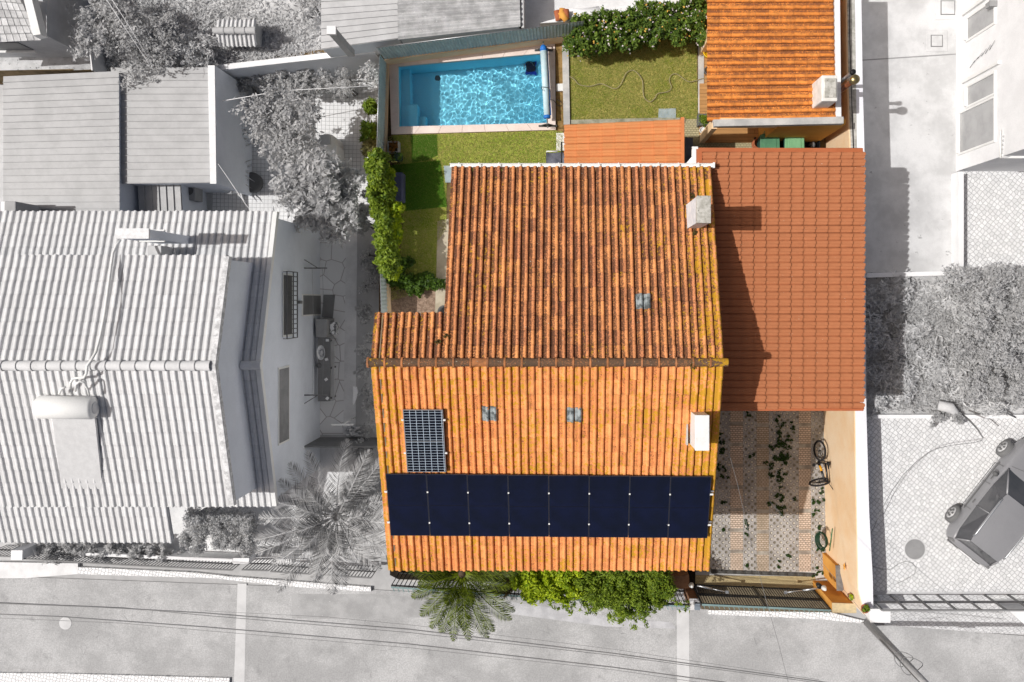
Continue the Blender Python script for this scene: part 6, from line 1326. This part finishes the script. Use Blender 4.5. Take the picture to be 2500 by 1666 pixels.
# overgrown garden
blb = []; rn = random.Random(31)
for k in range(44):
    px = rn.uniform(2125, 2520); py = rn.uniform(690, 1000); 
    if px < 2310 and rn.random() < .35: continue
    p = P(px, py, RZ+.4); blb.append((p.x, p.y, RZ+.3, rn.uniform(.35, .8), rn.uniform(.3, .7), rn.uniform(.15, .5), 1000))
V, Fq, vc = leaf_cloud(blb, .07, .6, .15, 2.6, seed=6); setting(npmesh('undergrowth', V, Fq, LG2, None, vc), 'stuff')
V, Fq, vc = leaf_cloud([(12.8, -1.6, RZ+.05, 3.3, 2.3, .2, 26000)], .06, .9, 0, 2.6, seed=7); V = V.reshape(-1, 4, 3); k = (V[:, 0, 0] > 9.95) & (V[:, 0, 1] > -3.65) & (V[:, 0, 1] < .85); V = V[k].reshape(-1, 3); vc = vc.reshape(-1, 4)[k].ravel()
setting(npmesh('weeds', V, np.arange(len(V)).reshape(-1, 4), LG1, None, vc), 'stuff')
gbush([(2380, 690), (2420, 700), (2460, 680), (2500, 690), (2440, 730), (2490, 740), (2530, 720), (2400, 740), (2470, 780), (2520, 780), (2410, 790), (2450, 830), (2500, 840)], RZ+1.6, .50, 1300, LG1, .07, 'large grey shrub thicket at the right edge of the overgrown garden', 40, zg=RZ, rz=.8)
gbush([(2370, 860), (2400, 890), (2440, 880), (2480, 900), (2390, 930), (2440, 940), (2500, 950)], RZ+1.0, .45, 900, LG1, .06, 'lower grey thicket above the cobbled drive', 41, zg=RZ)
gbush([(2340, 1018), (2355, 1026), (2325, 1012), (2300, 1024), (2280, 1026)], RZ+.5, .18, 260, LG3, .05, 'dark weeds spilling over the kerb wall onto the cobbles', 42, zg=RZ, rz=.2)
tr = thing('fallen_trunk', 'curved pale cut trunk lying at the kerb of the overgrown garden', 'log'); MB().tube([P(2290, 990, RZ+.3), P(2320, 996, RZ+.4), P(2335, 1012, RZ+.3), P(2350, 1030, RZ+.2)], [.16, .18, .12, .06], 12).build('trunk', G(.82, 'trunk_pale', bs=.5), tr)
MB().tube([P(2420, 985, RZ+.5), P(2450, 1005, RZ+.4), P(2480, 1020, RZ+.3)], [.05, .04, .02], 8).build('branch', MAT['barkg'], tr)
cb = MB().tube([P(x, y, z) for x, y, z in ((2350, 1012, 2.8), (2370, 1030, 3.4), (2388, 1050, 3.9), (2400, 1070, 4.2))], [.03, .028, .024, .02], 8); tag(cb.build('bent_pole', MAT['barkg']), 'thin bent dark pole rising from the fallen trunk', 'pole')
tag(MB().tube([P(x, y, RZ+.6) for x, y in ((2400, 1074), (2380, 1081), (2345, 1085), (2320, 1088), (2290, 1095), (2262, 1108), (2235, 1130), (2205, 1160), (2180, 1195), (2163, 1225), (2148, 1255), (2135, 1285), (2126, 1302))], .009, 5).build('cable', MAT['irong']), 'thin dark cable curving across the pale cobbled drive', 'cable')
tag(MB().tube([P(x, y, RZ+.02) for x, y in ((2130, 1382), (2150, 1390), (2175, 1390), (2195, 1376), (2212, 1371), (2228, 1375), (2237, 1388), (2232, 1402), (2212, 1415), (2190, 1425))], .008, 5).build('cable', MAT['irong']), 'thin dark cable loop lying by the black driveway gate', 'cable')
p = P(2233, 1341, RZ); mh = thing('manhole_cover', 'dark round manhole cover in the cobbled drive near the car', 'manhole cover'); MB().lathe((p.x, p.y, RZ), [(.38, .0), (.38, .02), (.35, .022)], 40, smooth=False).build('frame', G(.86, 'mh_frame'), mh); MB().lathe((p.x, p.y, RZ+.023), [(.335, 0), (.33, .006)], 40, smooth=False).build('cover', G(.60, 'mh_cover', bs=.6), mh)
# neighbour's sliding gate
rg = thing('sliding_gate', 'wide grey framed gate panel across the cobbled drive', 'gate'); a = P(2155, 1491, 3.3); b = P(2640, 1496, 3.3); a.z = b.z = 0; d = b-a; IR = G(.56, 'gate_grey', .5)
m = MB()
for z_, w_ in ((RZ-.5, .03), (2.55, .035), (3.28, .025)): m.box((a.x, a.y-w_, z_-.03), (b.x, a.y+w_, z_+.03))
for k in range(9): 
    x = a.x+d.x*k/8; m.box((x-.03, a.y-.025, RZ-.5), (x+.03, a.y+.025, 3.28))
m.build('frame', IR, rg)
tag(slab('gate_pillar', [(2120, 1487), (2174, 1487), (2174, 1521), (2126, 1521)], 2.8, 0, MAT['wallw']), 'bright white pillar between the tall wall and the grey gate', 'pillar')
tag(slab('gate_pillar', [(2465, 1493), (2640, 1493), (2640, 1560), (2500, 1524)], 2.6, 0, MAT['wallw']), 'white wall corner at the right end of the grey gate', 'wall')
# car --------------------------------------------------------------
ang = math.atan2(155, 121)-0.02; car = thing('parked_car', 'dark grey hatchback with roof rails parked on the cobbled drive', 'car', loc=(0, 0, 0))
rw_ = Vector((12.77, -7.02, 0)); fw_ = Vector((14.42, -4.91, 0)); fd = (fw_-rw_).normalized(); sd_ = Vector((fd.y, -fd.x, 0))   # sd_: to the car's right
wb = (fw_-rw_).length; car.location = (rw_.x+sd_.x*.86, rw_.y+sd_.y*.86, RZ+.01); car.rotation_euler = (0, 0, math.atan2(fd.y, fd.x)); car.scale = (1.02, 1.07, 1)
PAINT = M('car_paint', (.56, .56, .57), .3, (.54, .54, .55), 1, spec=.6); CG = M('car_glass', (.34, .34, .35), .05, (.28, .29, .30), 1, spec=.9); TR = G(.42, 'trim_dark', .6); RIM = M('rim', (.86, .86, .86), .3, metal=.3)
hw = .84
st_x = [-.78, -.70, -.45, 0, .5, 1.1, 1.7, 2.2, wb, wb+.45, wb+.72, wb+.80]
st_w = [.62, .74, .82, .84, .84, .84, .84, .84, .82, .76, .62, .45]
st_b = [.86, .92, .95, .96, .96, .95, .94, .93, .90, .84, .74, .62]      # belt height
st_o = [.45, .30, .22, .22, .22, .22, .22, .22, .22, .24, .32, .45]
vs = []; 
for x, w_, b_, o_ in zip(st_x, st_w, st_b, st_o):
    for s in (-1, 1):
        pr_ = [(w_*.90, o_), (w_, o_+.16), (w_*1.0, (o_+b_)/2+.04), (w_*.97, b_-.07), (w_*.86, b_), (w_*.45, b_+.03)]
        pr_ = pr_ if s < 0 else pr_[::-1]; vs += [(x, -s*y if s < 0 else -y, z_) for y, z_ in pr_]
k = 12; fs = []
for i in range(len(st_x)-1):
    for j in range(k): fs.append((i*k+j, i*k+(j+1) % k, (i+1)*k+(j+1) % k, (i+1)*k+j))
fs += [tuple(range(k))[::-1], tuple(range((len(st_x)-1)*k, len(st_x)*k))]
m = MB(); m.add(vs, fs, True); body = m.build('body', PAINT, car); sb_ = body.modifiers.new('s', 'SUBSURF'); sb_.levels = 2; sb_.render_levels = 2
# greenhouse: belt outline and roof outline
gl_ = [(-.62, .66, .92), (-.30, .76, .95), (.6, .78, .95), (1.5, .77, .94), (2.15, .68, .93)]; rf = [(-.42, .50, 1.42), (-.05, .57, 1.47), (.6, .60, 1.49), (1.1, .58, 1.47), (1.42, .50, 1.42)]
vs = [(x, y, z_) for x, y, z_ in gl_]+[(x, y, z_) for x, y, z_ in rf]+[(x, -y, z_) for x, y, z_ in gl_]+[(x, -y, z_) for x, y, z_ in rf]; fs = []
for i in range(4): fs += [(i, i+1, 6+i, 5+i), (10+i, 15+i, 16+i, 11+i), (5+i, 6+i, 16+i, 15+i)]
fs += [(0, 5, 15, 10), (4, 14, 19, 9)]; m = MB(); m.add(vs, fs); m.build('windows', CG, car, bevel=.05)
m = MB(); ov = [(x, y*1.02, z_+.012) for x, y, z_ in rf]; vs = [(x, y, z_) for x, y, z_ in ov]+[(x, -y, z_) for x, y, z_ in ov]+[(x, y*.5, z_+.03) for x, y, z_ in ov]+[(x, -y*.5, z_+.03) for x, y, z_ in ov]
fs = []
for i in range(4): fs += [(i, i+1, 11+i, 10+i), (10+i, 11+i, 16+i, 15+i), (15+i, 16+i, 6+i, 5+i)]
m.add(vs, fs, True); m.build('roof', PAINT, car)
m = MB()
for s in (-1, 1):
    for (i, j) in ((0, 0), (4, 4), (2, 2)): a_ = Vector((gl_[i][0], s*gl_[i][1]*1.01, gl_[i][2])); b_ = Vector((rf[j][0], s*rf[j][1]*1.02, rf[j][2])); m.tube([a_, b_], .03 if i != 2 else .02, 6)
    m.tube([(x, s*y*1.01, z_) for x, y, z_ in gl_], .014, 6)
m.build('pillars', PAINT, car)
for s in (-1, 1): MB().tube([(-.25, s*.56, 1.47), (-.15, s*.56, 1.52), (1.05, s*.57, 1.52), (1.2, s*.55, 1.47)], .022, 8).build('roof_rail', MAT['alu'], car)
for s in (-1, 1):
    for x in (0, wb):
        w_ = MB().lathe((x, s*.84-.09, .31), [(.22, 0), (.30, .01), (.31, .04), (.31, .15), (.30, .18), (.22, .19)], 28, axis=(0, 1, 0)).build('wheel', G(.46, 'tyre_grey'), car)
        m = MB(); yy = s*.84+(.075 if s > 0 else -.115)+.02
        m.lathe((x, yy-.01, .31), [(.20, 0), (.20, .02)], 24, axis=(0, 1, 0)); m.build('rim', RIM, w_); m = MB()
        for q_ in range(5):
            a_ = q_*1.2566+.3; m.box((x+.11*math.cos(a_)-.03, yy+(.012 if s > 0 else -.03), .31+.11*math.sin(a_)-.05), (x+.11*math.cos(a_)+.03, yy+(.03 if s > 0 else -.012), .31+.11*math.sin(a_)+.05))
        m.build('wheel_slots', TR, w_)
for s in (-1, 1): MB().lathe((1.75, s*.93, .98), [(.02, -.07), (.08, -.03), (.08, .03), (.03, .07)], 14).build('mirror', TR, car)
for s in (-1, 1): MB().box((wb+.55, s*.52-.14, .66), (wb+.70, s*.52+.14, .78)).build('headlight', MAT['wallw'], car, .03)
MB().box((-.80, -.60, .42), (-.70, .60, .56)).build('rear_bumper', TR, car, .03)
for s in (-1, 1): MB().box((-.745, s*.66-.06, .62), (-.66, s*.66+.06, .90)).build('tail_light', G(.5, 'tail_grey', .3), car, .02)
m = MB()
for s in (-1, 1): m.box((.35, s*.845-.008, .52), (2.2, s*.845+.008, .58))
m.build('side_trim', TR, car)
m = MB()
for s in (-1, 1):
    for x in (.42, 1.42, 2.12): m.tube([(x, s*.842, .34), (x, s*.852, .62), (x-.02, s*.83, .90)], .007, 4)
    m.tube([(.42, s*.845, .34), (2.12, s*.845, .34)], .006, 4)
    for x in (.62, 1.56): m.box((x, s*.845-.012, .76), (x+.14, s*.845+.012, .79))
m.tube([(2.25, -.66, .955), (2.45, 0, .975), (2.25, .66, .955)], .006, 4)
m.build('panel_gap', TR, car)
MB().box((-.815, -.24, .58), (-.795, .24, .68)).build('number_plate', MAT['wallw'], car)
# ---------------- utility pole, wires ----------------
up = thing('utility_pole', 'grey concrete utility pole beside the street with coiled cables', 'utility pole'); pb0 = P(2118, 1520, 0); top = P(2330, 1758, 5.2)
dirp = (top-pb0); T = pb0+dirp*1.0; px_ = Vector((pb0.x, pb0.y, 0)); T = Vector((pb0.x+.0, pb0.y-.0, 7.8))
MB().tube([px_, T], [.145, .10], 14).build('pole', G(.74, 'pole_grey', bs=.3), up)
for (z_, r_, dx) in ((3.2, .22, .0), (3.7, .26, .04)):
    MB().tube([(pb0.x+dx+r_*1.3*math.cos(t), pb0.y+.05+r_*math.sin(t), z_+.12*math.sin(2*t)) for t in np.linspace(0, 6.28, 26)[:-1]], .012, 5, closed=True).build('cable_coil', MAT['irong'], up)
MB().tube([(pb0.x-.17, pb0.y+.05, 1.6), (pb0.x-.15, pb0.y+.02, 3.0), (pb0.x-.14, pb0.y, 4.2), (pb0.x-.12, pb0.y, 5.4)], .014, 6).build('riser_cable', MAT['irong'], up)
MB().box((pb0.x-.2, pb0.y-.18, 4.8), (pb0.x+.14, pb0.y+.0, 5.2)).build('junction_box', G(.5, 'jb_grey'), up, .02)
def wire(pts, r, label, mat=None, group='overhead wires along the street'):
    return tag(MB().tube([P(x, y, z) for x, y, z in pts], r, 5).build('overhead_wire', mat or G(.52, 'wire_grey', .6)), label, 'wire', group)
wire([(-100, 1470, 6.4), (250, 1483, 6.2), (500, 1497, 6.15), (1000, 1537, 6.2), (1500, 1596, 6.4), (2000, 1664, 6.9), (2330, 1722, 7.4)], .016, 'thick overhead street wire, uppermost of the two dark pairs')
wire([(-100, 1496, 6.4), (150, 1506, 6.3), (500, 1531, 6.2), (1000, 1573, 6.2), (1500, 1630, 6.5), (1900, 1684, 6.9), (2330, 1752, 7.4)], .016, 'thick overhead street wire of the lower dark pair')
wire([(-100, 1467, 6.3), (300, 1484, 6.1), (500, 1503, 6.1), (1000, 1545, 6.1), (1500, 1601, 6.35), (2000, 1668, 6.9), (2330, 1726, 7.4)], .009, 'thin overhead wire running just below the upper thick one')
wire([(-100, 1505, 6.2), (300, 1522, 6.1), (500, 1540, 6.1), (1000, 1582, 6.1), (1500, 1636, 6.4), (2000, 1710, 6.9)], .006, 'thinnest overhead wire below the lower thick one')
wire([(500, 1492, 6.3), (800, 1507, 6.2), (1000, 1526, 6.2), (1300, 1561, 6.3), (1500, 1586, 6.5), (1800, 1630, 6.7), (2000, 1660, 6.9)], .005, 'faint overhead wire above the upper thick one')
wire([(1758, 1005, 6.4), (1775, 1090, 6.5), (1800, 1180, 6.6), (1825, 1290, 6.8), (1845, 1370, 6.9), (1870, 1465, 7.1), (1900, 1570, 7.3), (1928, 1680, 7.5)], .006, 'thin service wire crossing the courtyard to the street', MAT['irong'], None)
wire([(1880, 1225, 5.5), (1955, 1310, 5.6), (2000, 1365, 5.8), (2060, 1440, 6.0), (2110, 1500, 6.3), (2150, 1555, 6.6), (2220, 1640, 7.0)], .005, 'thin service wire running over the ochre pier to the utility pole', MAT['irong'], None)
wire([(235, -40, 5.5), (300, 60, 5.0), (360, 150, 4.5), (366, 162, 4.4)], .009, 'upper pale cable pair over the dark field tree', MAT['wallw'], 'pale cables at the upper left')
wire([(248, -40, 5.5), (313, 60, 5.0), (372, 158, 4.5)], .009, 'lower pale cable over the dark field tree', MAT['wallw'], 'pale cables at the upper left')
wire([(524, 388, 3.2), (560, 440, 3.4), (600, 500, 3.8), (640, 545, 4.2)], .008, 'pale cable from the patio wall to the neighbouring roof', MAT['wallw'], None)
wire([(542, 247, 3.0), (690, 222, 2.9), (760, 218, 2.9), (912, 210, 3.2)], .012, 'pale cord stretched across the left patio', MAT['wallw'], None)
